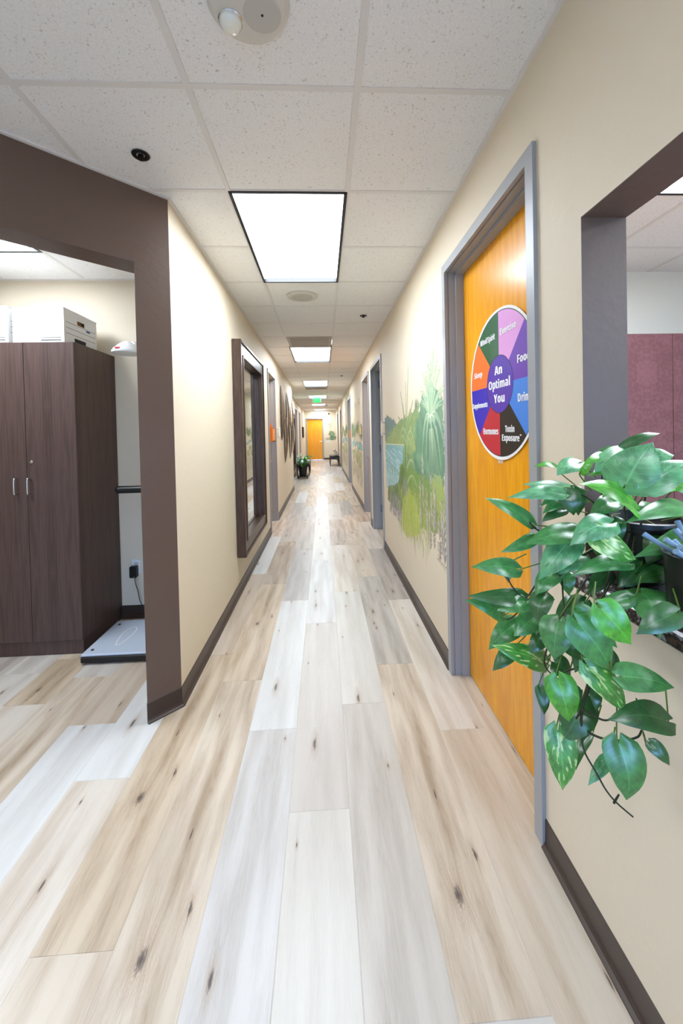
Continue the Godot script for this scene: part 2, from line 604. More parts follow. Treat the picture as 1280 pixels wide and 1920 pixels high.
func jungle_mural() -> Image:
	var k := 230.0
	var img := Image.create(int(2.42 * k), int(1.85 * k), false, Image.FORMAT_RGBA8)
	img.fill(Color(0.80, 0.80, 0.68, 0.0))
	var n := noise(301, 0.05, 3)
	var r := RandomNumberGenerator.new()
	r.seed = 5
	var P := func(s: float, y: float) -> Vector2: return Vector2(s * k, (2.15 - y) * k)
	var D := func(s: float, y: float, rx: float, ry: float, c: Color, a: float) -> void:
		var p: Vector2 = P.call(s, y)
		dab(img, p.x, p.y, rx * k, ry * k, c, a, n)
	var W := func(pts: Array, top: Color, low: Color, a: float, rough := 5.0) -> void:
		var q := PackedVector2Array()
		for i in range(0, pts.size(), 2): q.append(P.call(pts[i], pts[i + 1]))
		wash(img, q, top, low, a, n, rough)
	# far mountain, hills, bay
	W.call([0.10, 1.34, 0.10, 1.60, 0.28, 1.64, 0.45, 1.60, 0.70, 1.57, 1.0, 1.46, 0.6, 1.34], Color(0.42, 0.53, 0.55), Color(0.58, 0.66, 0.58), 0.9)
	W.call([0.10, 1.31, 0.30, 1.38, 0.60, 1.46, 0.95, 1.54, 1.22, 1.57, 1.50, 1.59, 1.72, 1.63, 1.85, 1.5, 1.85, 1.2, 1.2, 1.28], Color(0.52, 0.62, 0.40), Color(0.70, 0.75, 0.46), 0.92)
	for i in 40:
		var s := r.randf_range(0.35, 1.7)
		var y := 1.36 + 0.16 * s * r.randf()
		stroke(img, P.call(s + 0.10, y + 0.05), P.call(s, y - 0.02), P.call(s - 0.12, y - 0.07), 4.5, 1.5, Color(0.40, 0.54, 0.34).lerp(Color(0.74, 0.79, 0.50), r.randf()), 0.28)
	W.call([0.10, 1.30, 1.22, 1.32, 1.18, 1.05, 0.95, 0.95, 0.55, 0.78, 0.14, 0.80], Color(0.55, 0.75, 0.77), Color(0.76, 0.88, 0.89), 0.92, 7.0)
	for i in 34:
		var s := r.randf_range(0.12, 1.1)
		var y := r.randf_range(0.88, 1.28)
		stroke(img, P.call(s, y), P.call(s + 0.08, y - 0.015), P.call(s + 0.22, y - 0.03), 4, 2, Color(0.88, 0.94, 0.95) if i % 3 else Color(0.42, 0.65, 0.69), 0.25)
	stroke(img, P.call(0.15, 1.12), P.call(0.55, 1.10), P.call(1.1, 1.0), 2.5, 1.5, Color(0.34, 0.58, 0.58), 0.45)
	stroke(img, P.call(0.10, 1.305), P.call(0.6, 1.318), P.call(1.3, 1.325), 2.2, 2.0, Color(0.93, 0.94, 0.88), 0.7)
	# dense foliage behind the big plant
	W.call([1.62, 1.30, 1.66, 1.52, 1.76, 1.56, 1.85, 1.72, 2.0, 1.70, 2.12, 1.76, 2.26, 1.70, 2.36, 1.62, 2.38, 1.2, 2.3, 1.0, 1.5, 1.0, 1.35, 1.2], Color(0.42, 0.60, 0.50), Color(0.36, 0.53, 0.42), 0.88, 9.0)
	for i in 60:
		D.call(r.randf_range(1.5, 2.34), r.randf_range(1.05, 1.66), r.randf_range(0.04, 0.10), r.randf_range(0.05, 0.12), Color(0.32, 0.50, 0.40).lerp(Color(0.60, 0.75, 0.58), r.randf()), 0.3)
	W.call([1.14, 1.0, 1.12, 1.26, 1.2, 1.34, 1.34, 1.36, 1.5, 1.3, 1.6, 1.05], Color(0.55, 0.66, 0.44), Color(0.46, 0.57, 0.34), 0.85, 9.0)
	W.call([0.85, 0.86, 0.95, 1.1, 1.05, 1.16, 1.35, 1.14, 1.7, 1.12, 2.36, 1.10, 2.38, 0.85, 2.0, 0.72, 1.2, 0.68], Color(0.46, 0.58, 0.30), Color(0.62, 0.70, 0.30), 0.85, 9.0)
	W.call([0.22, 0.66, 0.24, 0.82, 0.5, 0.86, 0.9, 0.95, 1.05, 1.14, 1.2, 1.1, 1.15, 0.72, 0.8, 0.64], Color(0.38, 0.48, 0.26), Color(0.46, 0.55, 0.30), 0.85, 7.0)
	W.call([0.95, 0.56, 1.1, 0.84, 1.35, 0.95, 1.62, 0.88, 1.76, 0.66, 1.5, 0.56, 1.2, 0.50], Color(0.64, 0.71, 0.28), Color(0.80, 0.81, 0.42), 0.9, 9.0)
	W.call([2.05, 0.95, 2.1, 1.14, 2.3, 1.16, 2.4, 1.05, 2.38, 0.85], Color(0.74, 0.76, 0.42), Color(0.66, 0.71, 0.38), 0.6, 9.0)
	# blades that loosen the lower edge
	for i in 260:
		var s := r.randf_range(0.85, 2.0)
		var y := r.randf_range(0.52, 0.92)
		stroke(img, P.call(s, y + 0.04), P.call(s + r.randf_range(-0.02, 0.02), y - 0.03), P.call(s + r.randf_range(-0.05, 0.05), y - r.randf_range(0.05, 0.13)), 2.6, 0.8, Color(0.48, 0.57, 0.18).lerp(Color(0.86, 0.86, 0.54), r.randf()), 0.40)
	for i in 130:
		var s := r.randf_range(0.24, 1.2)
		var y := r.randf_range(0.66, 1.05)
		stroke(img, P.call(s, y), P.call(s + 0.01, y + 0.03), P.call(s + r.randf_range(-0.03, 0.03), y + 0.07), 3.0, 1.0, Color(0.28, 0.38, 0.20).lerp(Color(0.58, 0.64, 0.36), r.randf()), 0.35)
	# lavender
	for i in 150:
		var s := r.randf_range(0.3, 1.0)
		var y := r.randf_range(0.55, 0.76)
		stroke(img, P.call(s, y), P.call(s + 0.01, y + 0.04), P.call(s + r.randf_range(-0.04, 0.04), y + 0.09), 2.8, 1.0, Color(0.50, 0.46, 0.58).lerp(Color(0.72, 0.66, 0.76), r.randf()), 0.5)
	for i in 40:
		var s := r.randf_range(1.1, 1.3)
		stroke(img, P.call(s, r.randf_range(0.86, 0.95)), P.call(s, 1.0), P.call(s + r.randf_range(-0.03, 0.03), r.randf_range(0.98, 1.08)), 3.0, 1.0, Color(0.52, 0.50, 0.56), 0.35)
	# slender plant at mid wall
	for q in [[1.42, 2.0], [1.07, 1.82], [1.57, 1.70], [0.93, 1.59], [1.30, 1.88], [1.16, 1.7]]:
		stroke(img, P.call(1.27, 0.96), P.call(1.29, 1.5), P.call(q[0], q[1]), 4.0, 1.8, Color(0.34, 0.50, 0.27), 0.75)
		stroke(img, P.call(1.29, 1.1), P.call(1.30, 1.5), P.call(q[0], q[1] - 0.03), 1.4, 0.8, Color(0.80, 0.86, 0.62), 0.55)
	for q in [[0.95, 1.38], [1.02, 1.45], [1.58, 1.42], [1.62, 1.18], [1.66, 1.05], [1.48, 1.36]]:
		stroke(img, P.call(1.30, q[1] - 0.06), P.call((1.30 + q[0]) / 2.0, q[1] + 0.10), P.call(q[0], q[1] - 0.06), 5.0, 1.4, Color(0.50, 0.65, 0.38), 0.6)
		stroke(img, P.call(1.31, q[1] - 0.05), P.call((1.30 + q[0]) / 2.0, q[1] + 0.11), P.call(q[0], q[1] - 0.05), 1.6, 1.0, Color(0.88, 0.91, 0.76), 0.55)
	# the big pale plant: feathered crown, arching leaves, stalks
	for q in [[2.19, 1.98], [2.33, 1.86], [1.89, 1.88], [2.40, 1.73], [1.83, 1.77], [2.05, 1.92], [2.12, 2.0], [1.97, 1.86], [2.26, 1.92], [2.38, 1.64], [1.84, 1.66]]:
		for i in 4:
			var tip: Vector2 = P.call(q[0] + r.randf_range(-0.025, 0.025), q[1] + r.randf_range(-0.04, 0.02))
			var b0: Vector2 = P.call(2.07, 1.54)
			stroke(img, b0, b0.lerp(tip, 0.55) + Vector2(0, -0.05 * k), tip, 3.8, 1.1, Color(0.50, 0.70, 0.54).lerp(Color(0.86, 0.93, 0.80), r.randf()), 0.5)
		for i in 16:
			var t := r.randf_range(0.3, 0.95)
			var b1: Vector2 = P.call(2.07, 1.54)
			var s0 := b1.lerp(P.call(q[0], q[1]), t) + Vector2(0, -0.03 * k)
			var sg := signf(q[0] - 2.07) if i % 2 else -signf(q[0] - 2.07)
			stroke(img, s0, s0 + Vector2(sg * 4, 3), s0 + Vector2(sg * r.randf_range(5, 12), r.randf_range(7, 15)), 1.8, 0.7, Color(0.90, 0.95, 0.82).lerp(Color(0.44, 0.63, 0.48), r.randf()), 0.45)
	for q in [[1.84, 1.27, 1.93, 1.60], [2.38, 1.34, 2.24, 1.60], [1.95, 1.22, 1.98, 1.55], [2.30, 1.2, 2.20, 1.56], [2.12, 1.25, 2.10, 1.5]]:
		stroke(img, P.call(2.07, 1.52), P.call(q[2], q[3] + 0.03), P.call(q[0], q[1]), 6.5, 1.6, Color(0.56, 0.72, 0.58), 0.65)
		stroke(img, P.call(2.07, 1.54), P.call(q[2], q[3] + 0.06), P.call(q[0], q[1] + 0.03), 2.0, 1.0, Color(0.93, 0.96, 0.90), 0.65)
	stroke(img, P.call(2.2, 1.5), P.call(2.26, 1.5), P.call(2.34, 1.36), 6, 2, Color(0.30, 0.42, 0.42), 0.5)
	for i in 8:
		stroke(img, P.call(2.05 + i * 0.012, 1.46), P.call(2.02 + i * 0.035, 1.2), P.call(2.04 + i * 0.045, 0.92), 2.0, 1.2, Color(0.84, 0.88, 0.74), 0.5)
	# dusky flower spikes at the lower right
	for q in [[1.85, 0.80, 1.27, 1.3], [1.76, 0.70, 1.05, 1.0], [2.07, 0.80, 1.16, 1.0], [2.15, 0.78, 1.05, 1.0], [2.38, 0.84, 1.18, 0.9], [1.95, 0.72, 1.0, 1.0], [2.30, 0.66, 1.0, 1.2], [2.24, 0.60, 0.86, 1.3], [2.34, 0.62, 0.92, 1.2], [2.12, 0.64, 0.9, 1.0], [2.02, 0.62, 0.86, 0.9]]:
		for i in 54:
			var y := lerpf(q[1], q[2], r.randf())
			var sd := -1.0 if i % 2 else 1.0
			stroke(img, P.call(q[0], y), P.call(q[0] + sd * 0.02, y + 0.02), P.call(q[0] + sd * r.randf_range(0.02, 0.055) * q[3], y + r.randf_range(0.01, 0.06)), 2.6, 0.8, [Color(0.60, 0.54, 0.58), Color(0.82, 0.77, 0.76), Color(0.46, 0.46, 0.38), Color(0.70, 0.64, 0.64)][i % 4], 0.5)
	for i in 12:
		D.call(r.randf_range(1.6, 2.35), r.randf_range(0.75, 1.0), 0.010, 0.010, Color(0.80, 0.36, 0.26), 0.8)
	# the painter's scribbled, unreadable signature
	var px := 2.17
	for i in 16:
		stroke(img, P.call(px, 0.60 - i * 0.002), P.call(px + 0.006, 0.62 + r.randf_range(-0.01, 0.02)), P.call(px + 0.013, 0.60 + r.randf_range(-0.012, 0.01)), 0.8, 0.7, Color(0.40, 0.38, 0.34), 0.6)
		px += 0.013
	return img

func bay_mural(sd: int, wide: float, palms: int) -> Image:
	var k := 110.0
	var img := Image.create(int(wide * k), int(1.95 * k), false, Image.FORMAT_RGBA8)
	img.fill(Color(0.80, 0.80, 0.68, 0.0))
	var n := noise(sd, 0.06, 3)
	var r := RandomNumberGenerator.new()
	r.seed = sd
	var P := func(s: float, y: float) -> Vector2: return Vector2(s * k, (2.3 - y) * k)
	var D := func(s: float, y: float, rx: float, ry: float, c: Color, a: float) -> void:
		var p: Vector2 = P.call(s, y)
		dab(img, p.x, p.y, rx * k, ry * k, c, a, n)
	for i in int(wide * 7):
		D.call(r.randf_range(0.1, wide - 0.1), r.randf_range(1.38, 1.60), 0.3, 0.16, Color(0.56, 0.64, 0.40).lerp(Color(0.44, 0.56, 0.42), r.randf()), 0.55)
	for i in int(wide * 6):
		D.call(r.randf_range(0.15, wide - 0.1), r.randf_range(1.13, 1.27), 0.3, 0.07, Color(0.47, 0.72, 0.74).lerp(Color(0.68, 0.84, 0.84), r.randf()), 0.6)
	for i in int(wide * 7):
		D.call(r.randf_range(0.2, wide - 0.1), r.randf_range(0.82, 1.08), 0.26, 0.12, Color(0.82, 0.80, 0.62).lerp(Color(0.70, 0.74, 0.52), r.randf()), 0.5)
	for i in int(wide * 60):
		var s := r.randf_range(0.1, wide - 0.1)
		var y := r.randf_range(0.40, 0.80)
		stroke(img, P.call(s, y - 0.06), P.call(s, y + 0.05), P.call(s + r.randf_range(-0.06, 0.06), y + r.randf_range(0.08, 0.24)), 2.0, 0.8, Color(0.42, 0.43, 0.30).lerp(Color(0.64, 0.62, 0.46), r.randf()), 0.5)
	for i in palms:
		var s := wide * (i + 0.35) / palms
		stroke(img, P.call(s, 1.2), P.call(s + 0.1, 1.7), P.call(s + 0.04, 2.05), 1.6, 1.0, Color(0.52, 0.52, 0.40), 0.6)
		for j in 8:
			var a := TAU * j / 8.0
			stroke(img, P.call(s + 0.04, 2.05), P.call(s + 0.04 + cos(a) * 0.12, 2.08 + sin(a) * 0.1), P.call(s + 0.04 + cos(a) * 0.22, 2.0 + sin(a) * 0.14), 1.8, 0.8, Color(0.48, 0.58, 0.38), 0.55)
	return img

func palm_mural() -> Image:
	var k := 220.0
	var img := Image.create(int(0.62 * k), int(1.3 * k), false, Image.FORMAT_RGBA8)
	img.fill(Color(0.75, 0.78, 0.66, 0.0))
	var n := noise(77, 0.08, 3)
	var r := RandomNumberGenerator.new()
	r.seed = 77
	var P := func(s: float, y: float) -> Vector2: return Vector2(s * k, (2.25 - y) * k)
	stroke(img, P.call(0.34, 1.35), P.call(0.36, 1.65), P.call(0.28, 1.92), 3, 2, Color(0.52, 0.55, 0.44), 0.7)
	for j in 11:
		var a := TAU * j / 11.0
		for i in 7:
			var l := r.randf_range(0.14, 0.24)
			stroke(img, P.call(0.28, 1.92), P.call(0.28 + cos(a) * l * 0.6, 1.97 + sin(a) * l * 0.6), P.call(0.28 + cos(a + i * 0.03) * l, 1.88 + sin(a) * l), 2.2, 0.8, Color(0.40, 0.52, 0.40).lerp(Color(0.62, 0.72, 0.58), r.randf()), 0.5)
	for i in 30:
		var p: Vector2 = P.call(r.randf_range(0.26, 0.58), r.randf_range(1.10, 1.52))
		dab(img, p.x, p.y, 0.09 * k, 0.09 * k, Color(0.34, 0.48, 0.34).lerp(Color(0.58, 0.70, 0.54), r.randf()), 0.5, n)
	for i in 12:
		var p: Vector2 = P.call(r.randf_range(0.04, 0.5), r.randf_range(1.08, 1.20))
		dab(img, p.x, p.y, 0.10 * k, 0.03 * k, Color(0.44, 0.52, 0.42), 0.4, n)
	return img

# Flat paint, laid on a wall plane from corner a (lower left as seen) along right and up.
func mural(img: Image, a: Vector3, right: Vector3, up: Vector3, out: Vector3, label: String, group := "") -> void:
	var m := flat(Color(1, 1, 1, 0.86), 0.62, 0.4)
	m.albedo_texture = tex(img)
	m.transparency = BaseMaterial3D.TRANSPARENCY_ALPHA
	m.texture_repeat = false
	var st := mb()
	var q := [a, a + right, a + right + up, a + up]
	var uv := [Vector2(0, 1), Vector2(1, 1), Vector2(1, 0), Vector2(0, 0)]
	var order := [0, 2, 1, 0, 3, 2] if right.cross(up).dot(out) > 0 else [0, 1, 2, 0, 2, 3]
	for t in order:
		st.set_normal(out)
		st.set_uv(uv[t])
		st.add_vertex(q[t])
	tag(build("wall_mural", st, m), label, "mural", group)

# ---------------------------------------------------------------- the setting

func ceiling_field(parent: Node3D, region: PackedVector2Array, xs: Array, ds: Array, holes: Array) -> void:
	var poly_prism := func(st: SurfaceTool, poly: PackedVector2Array, y0: float, y1: float, o: Vector2) -> void:
		var outline := []
		for q in poly: outline.append([q.x - o.x, q.y - o.y])
		extrude(st, outline, Vector3(0, y0, 0), Vector3(1, 0, 0), Vector3(0, 0, -1), Vector3(0, y1 - y0, 0))
	for i in xs.size() - 1:
		for j in ds.size() - 1:
			var c := Vector2((xs[i] + xs[i + 1]) / 2, (ds[j] + ds[j + 1]) / 2)
			var skip := false
			for hrect in holes:
				if hrect.has_point(c): skip = true
			if skip: continue
			var r := Rect2(xs[i] + 0.0122, ds[j] + 0.0122, xs[i + 1] - xs[i] - 0.0244, ds[j + 1] - ds[j] - 0.0244)
			var rect := PackedVector2Array([r.position, Vector2(r.end.x, r.position.y), r.end, Vector2(r.position.x, r.end.y)])
			for poly in Geometry2D.intersect_polygons(rect, region):
				var st := mb()
				var drop := rng.randf_range(0.0, 0.0015)
				poly_prism.call(st, poly, H + 0.004 - drop, H + 0.018, c)
				var o := MeshInstance3D.new()
				o.mesh = st.commit()
				o.material_override = mats["tile%d" % rng.randi_range(0, 1)]
				o.name = "ceiling_tile"
				parent.add_child(o, true)
				o.position = V(c.x, 0, c.y)
	var bars := []
	for x in xs: bars.append([Rect2(x - 0.012, ds[0], 0.024, ds[-1] - ds[0]), "main_runner", 0.0])
	for d in ds: bars.append([Rect2(xs[0], d - 0.0118, xs[-1] - xs[0], 0.0236), "cross_tee", 0.0006])
	for b in bars:
		var r: Rect2 = b[0]
		var rect := PackedVector2Array([r.position, Vector2(r.end.x, r.position.y), r.end, Vector2(r.position.x, r.end.y)])
		var pieces: Array = [rect]
		for hrect in holes:
			var hp := PackedVector2Array([hrect.position, Vector2(hrect.end.x, hrect.position.y), hrect.end, Vector2(hrect.position.x, hrect.end.y)])
			var left := []
			for q in pieces: left.append_array(Geometry2D.clip_polygons(q, hp))
			pieces = left
		for q in pieces:
			for poly in Geometry2D.intersect_polygons(q, region):
				var st := mb()
				poly_prism.call(st, poly, H + b[2], H + 0.012, Vector2.ZERO)
				build(b[1], st, mats.grid, parent)

func plank(parent: Node3D, x0: float, x1: float, d0: float, d1: float, mat: Material, v0: float) -> void:
	var w := x1 - x0 - 0.0006
	var l := d1 - d0 - 0.0006
	var c := 0.0012
	var st := mb()
	var top := [Vector3(-w / 2 + c, 0, l / 2 - c), Vector3(w / 2 - c, 0, l / 2 - c), Vector3(w / 2 - c, 0, -l / 2 + c), Vector3(-w / 2 + c, 0, -l / 2 + c)]
	var low := [Vector3(-w / 2, -0.0012, l / 2), Vector3(w / 2, -0.0012, l / 2), Vector3(w / 2, -0.0012, -l / 2), Vector3(-w / 2, -0.0012, -l / 2)]
	var put := func(q: Array, n: Vector3) -> void:
		for t in [0, 2, 1, 0, 3, 2]:
			var p: Vector3 = q[t]
			st.set_normal(n)
			st.set_uv(Vector2(p.x / (w + 0.001) + 0.5, v0 + (0.5 - p.z / l * 0.5) * l / 1.49))
			st.add_vertex(p)
	put.call(top, Vector3.UP)
	for i in 4:
		var j := (i + 1) % 4
		put.call([low[i], low[j], top[j], top[i]], (Vector3.UP + Vector3([0, 1, 0, -1][i], 0, [1, 0, -1, 0][i])).normalized())
	var o := MeshInstance3D.new()
	o.mesh = st.commit()
	o.material_override = mat
	o.name = "plank"
	parent.add_child(o, true)
	o.position = V((x0 + x1) / 2, 0, (d0 + d1) / 2)

func make_floor() -> void:
	var st := mb()
	box(st, -4.2, 4.7, -0.12, -0.0012, -4.7, 22.0)
	var fl := struct("floor", st, mats.oak, "pale knotty oak plank floor running the length of the corridor")
	# row: [first joint, fixed tones of the first boards as print * 4 + tone]
	var rows := {}
	rows[-11] = [0.6, []]; rows[-10] = [1.35, []]; rows[-9] = [0.2, []]; rows[-8] = [2.21, [4, 9]]; rows[-7] = [0.95, [0, 8]]
	rows[-6] = [2.03, [0, 6]]; rows[-5] = [1.695, [4, 0]]; rows[-4] = [1.12, [5, 9, 6]]; rows[-3] = [2.32, [8, 9]]; rows[-2] = [1.92, [12, 0, 15]]
	rows[-1] = [1.49, [1, 2, 12]]; rows[0] = [2.07, [13, 1, 4]]; rows[1] = [2.41, [8, 17, 5]]; rows[2] = [1.85, [5, 4, 18]]
	for k in rows:
		var x0: float = 0.068 + 0.2305 * k
		var x1 := x0 + 0.2305
		var d: float = rows[k][0] - 1.49
		var stop := DE + 0.02
		if x0 < -1.05: stop = 3.24
		var i := 0
		while d < stop:
			var a := maxf(d, 0.25)
			var b := minf(d + 1.49, stop)
			if b > a + 0.02:
				var fixed: Array = rows[k][1]
				var code: int = fixed[i] if i < fixed.size() else rng.randi_range(0, 19)
				plank(fl, x0, minf(x1, 0.7595), a, b, mats.planks[code / 4][code % 4], rng.randf() if code % 2 else 0.0)
				i += 1
			d += 1.49

	for q in RIGHT_DOORS:
		plank(fl, 0.068 + 0.2305 * 3, 0.865, q[0] + 0.02, q[1] - 0.02, mats.planks[1][rng.randi_range(0, 2)], 0.3)

func make_ceiling() -> void:
	var st := mb()
	box(st, -4.2, 4.7, H + 0.10, H + 0.22, -4.7, 22.0)
	# plain ceiling over the places out of view
	box(st, -2.1, -1.676, H, H + 0.1, -4.6, 0.23)
	box(st, 0.154, XR, H, H + 0.1, -4.6, 0.23)
	box(st, -1.066, -0.456, H, H + 0.1, -4.6, 0.23)
	box(st, -1.676, 0.154, H, H + 0.1, -4.6, -1.6)
	box(st, -1.676, -1.066, H, H + 0.1, -1.6, -0.38)
	box(st, -0.456, 0.154, H, H + 0.1, -0.38, 0.23)
	box(st, -4.2, -3.07, H, H + 0.1, -0.6, 3.3)
	box(st, XR + 0.06, 2.67, H, H + 0.1, -3.1, 0.84)
	box(st, 3.28, 4.6, H, H + 0.1, -3.1, 0.84)
	box(st, 2.67, 3.28, H, H + 0.1, -3.1, -1.8)
	box(st, 2.67, 3.28, H, H + 0.1, -0.58, 0.84)
	box(st, 3.28, 4.6, H, H + 0.1, 0.84, 3.2)
	box(st, XR + 0.06, 3.2, H, H + 0.1, 4.3, 6.3)
	var c := struct("ceiling", st, mats.slab, "suspended ceiling of speckled mineral tiles in a white grid")
	# hall: module lines at -1.066, -0.456, 0.154; the diagonal wall bounds it at the left
	var hall := PackedVector2Array([Vector2(-2.06, 0.23), Vector2(XR + 0.02, 0.23), Vector2(XR + 0.02, DE + 0.02), Vector2(XA - 0.02, DE + 0.02), Vector2(XA - 0.02, 10.4), Vector2(XL - 0.02, 10.4), Vector2(XL - 0.02, 2.18), Vector2(-2.06, 1.018)])
	var xs := [-2.286, -1.676, -1.066, -0.456, 0.154, 0.764]
	var ds := []
	for k in range(-3, 34): ds.append(2.06 + T * k)
	var holes := [Rect2(-0.456, 5.11, T, T), Rect2(-0.456, 10.61, T, T)]
	for k in 6: holes.append(Rect2(-0.456, 2.06 + 6 * T * k, T, 2 * T))
	ceiling_field(c, hall, xs, ds, holes)
	# alcove room at the left
	var room := PackedVector2Array([Vector2(XL - 0.10, 2.27), Vector2(XL - 0.10, 3.24), Vector2(-3.08, 3.24), Vector2(-3.08, 0.3), Vector2(-2.16, 1.02)])
	ceiling_field(c, room, [-3.062, -2.452, -1.842, -1.232, -0.622], [0.301, 0.911, 1.521, 2.131, 2.741, 3.351], [Rect2(-2.452, 1.521, T, 2 * T)])
	# room behind the pass-through
	var office := PackedVector2Array([Vector2(XR + 0.10, 0.84), Vector2(3.30, 0.84), Vector2(3.30, 3.11), Vector2(XR + 0.10, 3.11)])
	ceiling_field(c, office, [0.84, 1.45, 2.06, 2.67, 3.28], [0.84, 1.45, 2.06, 2.67, 3.28], [Rect2(1.45, 0.84, T, 2 * T)])

func wall_angle() -> void:
	var st := mb()
	box(st, XR - 0.018, XR, H - 0.004, H + 0.004, 0.2, DE)
	box(st, XL, XL + 0.018, H - 0.004, H + 0.004, 2.12, 10.35)
	box(st, XA, XA + 0.018, H - 0.004, H + 0.004, 10.35, DE)
	box(st, XA, XR, H - 0.004, H + 0.004, DE - 0.018, DE)
	var dg := Basis(Vector3.UP, DIAG_YAW)
	obox(st, diag(0.75, H, 0.009), dg, Vector3(1.5, 0.008, 0.018))
	box(st, -3.1, XL - 0.12, H - 0.004, H + 0.004, 3.202, 3.22)
	struct("trim_1", st, mats.grid, "white metal angle where the ceiling grid meets the walls")

const DIAG_YAW := 0.741    # the brown wall turns 42.5 degrees off the corridor
# A point on the brown diagonal wall: t metres from its corner, off metres out of its hall face.
func diag(t: float, y: float, off := 0.0) -> Vector3:
	var c := Vector2(-0.738, -0.675)
	var n := Vector2(0.675, -0.738)
	var q := Vector2(XL, 2.135) + c * t + n * off
	return V(q.x, y, q.y)

func diag_box(st: SurfaceTool, t0: float, t1: float, y0: float, y1: float, o0: float, o1: float, c := 0.0) -> void:
	var b := Basis((diag(1, 0) - diag(0, 0)).normalized(), Vector3.UP, Vector3.ZERO)
	b.z = b.x.cross(b.y)
	obox(st, diag((t0 + t1) / 2, (y0 + y1) / 2, (o0 + o1) / 2), b, Vector3(t1 - t0, y1 - y0, absf(o1 - o0)), c)

func make_walls() -> void:
	var top := H + 0.1
	# right wall, with the pass-through and five doorways
	var st := mb()
	var x1 := XR + 0.13
	box(st, XR, x1, 0, top, -4.6, -0.4)
	box(st, XR, x1, 0, 1.0, -0.4, 1.078)
	box(st, XR, x1, 2.035, top, -0.4, 1.078)
	var at := 1.078
	for q in RIGHT_DOORS:
		box(st, XR, x1, 0, top, at, q[0] + 0.025)
		box(st, XR, x1, 2.385, top, q[0] + 0.025, q[1] - 0.025)
		at = q[1] - 0.025
	box(st, XR, x1, 0, top, at, DE + 0.1)
	struct("wall_right", st, mats.cream, "long cream wall on the mural side of the corridor")
	# left wall
	st = mb()
	# its near end is cut on the slant; the brown wall is painted on that end
	extrude(st, [[XL, 2.135], [XL - 0.1284, 2.0175], [XL - 0.1284, 2.31], [XL, 2.31]], Vector3.ZERO, Vector3.RIGHT, Vector3.FORWARD, Vector3.UP * top)
	box(st, XL - 0.1284, XL, 0, top, 2.31, LEFT_DOOR[0] + 0.025)
	box(st, XL - 0.12, XL, 2.385, top, LEFT_DOOR[0] + 0.025, LEFT_DOOR[1] - 0.025)
	box(st, XL - 0.12, XL, 0, top, LEFT_DOOR[1] - 0.025, 10.35)
	box(st, XL - 0.33, XL - 0.12, 0, top, 10.23, 10.35)
	at = 10.35
	for q in ALCOVE_DOORS:
		box(st, XA - 0.12, XA, 0, top, at, q[0] + 0.025)
		box(st, XA - 0.12, XA, 2.385, top, q[0] + 0.025, q[1] - 0.025)
		at = q[1] - 0.025
	box(st, XA - 0.12, XA, 0, top, at, DE + 0.1)
	struct("wall_left", st, mats.cream, "long cream wall on the mirror side of the corridor")
	st = mb()
	box(st, XA - 0.2, END_DOOR[0] + 0.025, 0, top, DE, DE + 0.12)
	box(st, END_DOOR[0] + 0.025, END_DOOR[1] - 0.025, 2.27, top, DE, DE + 0.12)
	box(st, END_DOOR[1] - 0.025, XR + 0.2, 0, top, DE, DE + 0.12)
	struct("wall_end", st, mats.cream, "cream wall closing the far end of the corridor")
	# the brown diagonal wall with its wide opening
	st = mb()
	diag_box(st, 0.0, 0.1741, 0, 2.3185, 0.0, 0.0016)
	extrude(st, [[XL - 0.0008, 2.1355], [XL - 1.211, 1.027], [XL - 1.312, 1.138], [XL - 0.1290, 2.219], [XL - 0.1290, 2.30]], Vector3.UP * 2.318, Vector3.RIGHT, Vector3.FORWARD, Vector3.UP * (top - 2.318))
	diag_box(st, 0.0, 1.62, 2.318, top, 0.0, 0.0016)
	diag_box(st, 1.45, 1.64, 0, 2.318, -0.15, 0)
	struct("wall_diagonal", st, mats.brown, "dark brown angled wall framing the opening to the side room")
	st = mb()
	box(st, -2.12, -2.0, 0, top, -4.6, 1.03)
	box(st, -2.12, -1.75, 0, top, -4.72, -4.6)
	box(st, 0.5, XR + 0.1, 0, top, -4.72, -4.6)
	box(st, -1.75, 0.5, 0, 0.1, -4.72, -4.6)
	box(st, -1.75, 0.5, 2.45, top, -4.72, -4.6)
	struct("wall_back", st, mats.cream, "cream lobby walls behind the viewer")
	# the lobby window behind the viewer
	var win := Node3D.new()
	win.name = "window_1"
	add_child(win, true)
	tag(win, "wide lobby window in the wall behind the viewer", "", "", "structure")
	st = mb()
	for x in [-1.75, -0.66, 0.44]: box(st, x, x + 0.06, 0.1, 2.45, -4.70, -4.62)
	for y in [0.1, 2.39]: box(st, -1.75, 0.5, y, y + 0.06, -4.70, -4.62)
	build("window_frame", st, mats.frame, win)
	for x in [-1.69, -0.60]:
		st = mb()
		box(st, x, x + 1.03 if x < -1 else 0.44, 0.16, 2.39, -4.663, -4.657)
		build("pane", st, mats.window, win)
	var win2 := Node3D.new()
	win2.name = "window_2"
	add_child(win2, true)
	tag(win2, "office window out of sight beyond the pass-through", "", "", "structure")
	st = mb()
	for x in [1.3, 2.57, 3.84]: box(st, x, x + 0.06, 0.8, 2.4, -3.20, -3.12)
	for y in [0.8, 2.34]: box(st, 1.3, 3.9, y, y + 0.06, -3.20, -3.12)
	build("window_frame", st, mats.frame, win2)
	for x in [1.36, 2.63]:
		st = mb()
		box(st, x, x + 1.21, 0.86, 2.34, -3.163, -3.157)
		build("pane", st, mats.window, win2)
	# side room
	st = mb()
	box(st, -4.1, XL - 0.12, 0, top, 3.22, 3.34)
	box(st, -4.22, -4.1, 0, top, -0.62, 3.34)
	box(st, -4.1, -2.12, 0, top, -0.62, -0.5)
	struct("wall_side_room", st, mats.cream, "cream walls of the side room behind the cabinet")
	# office behind the pass-through
	st = mb()
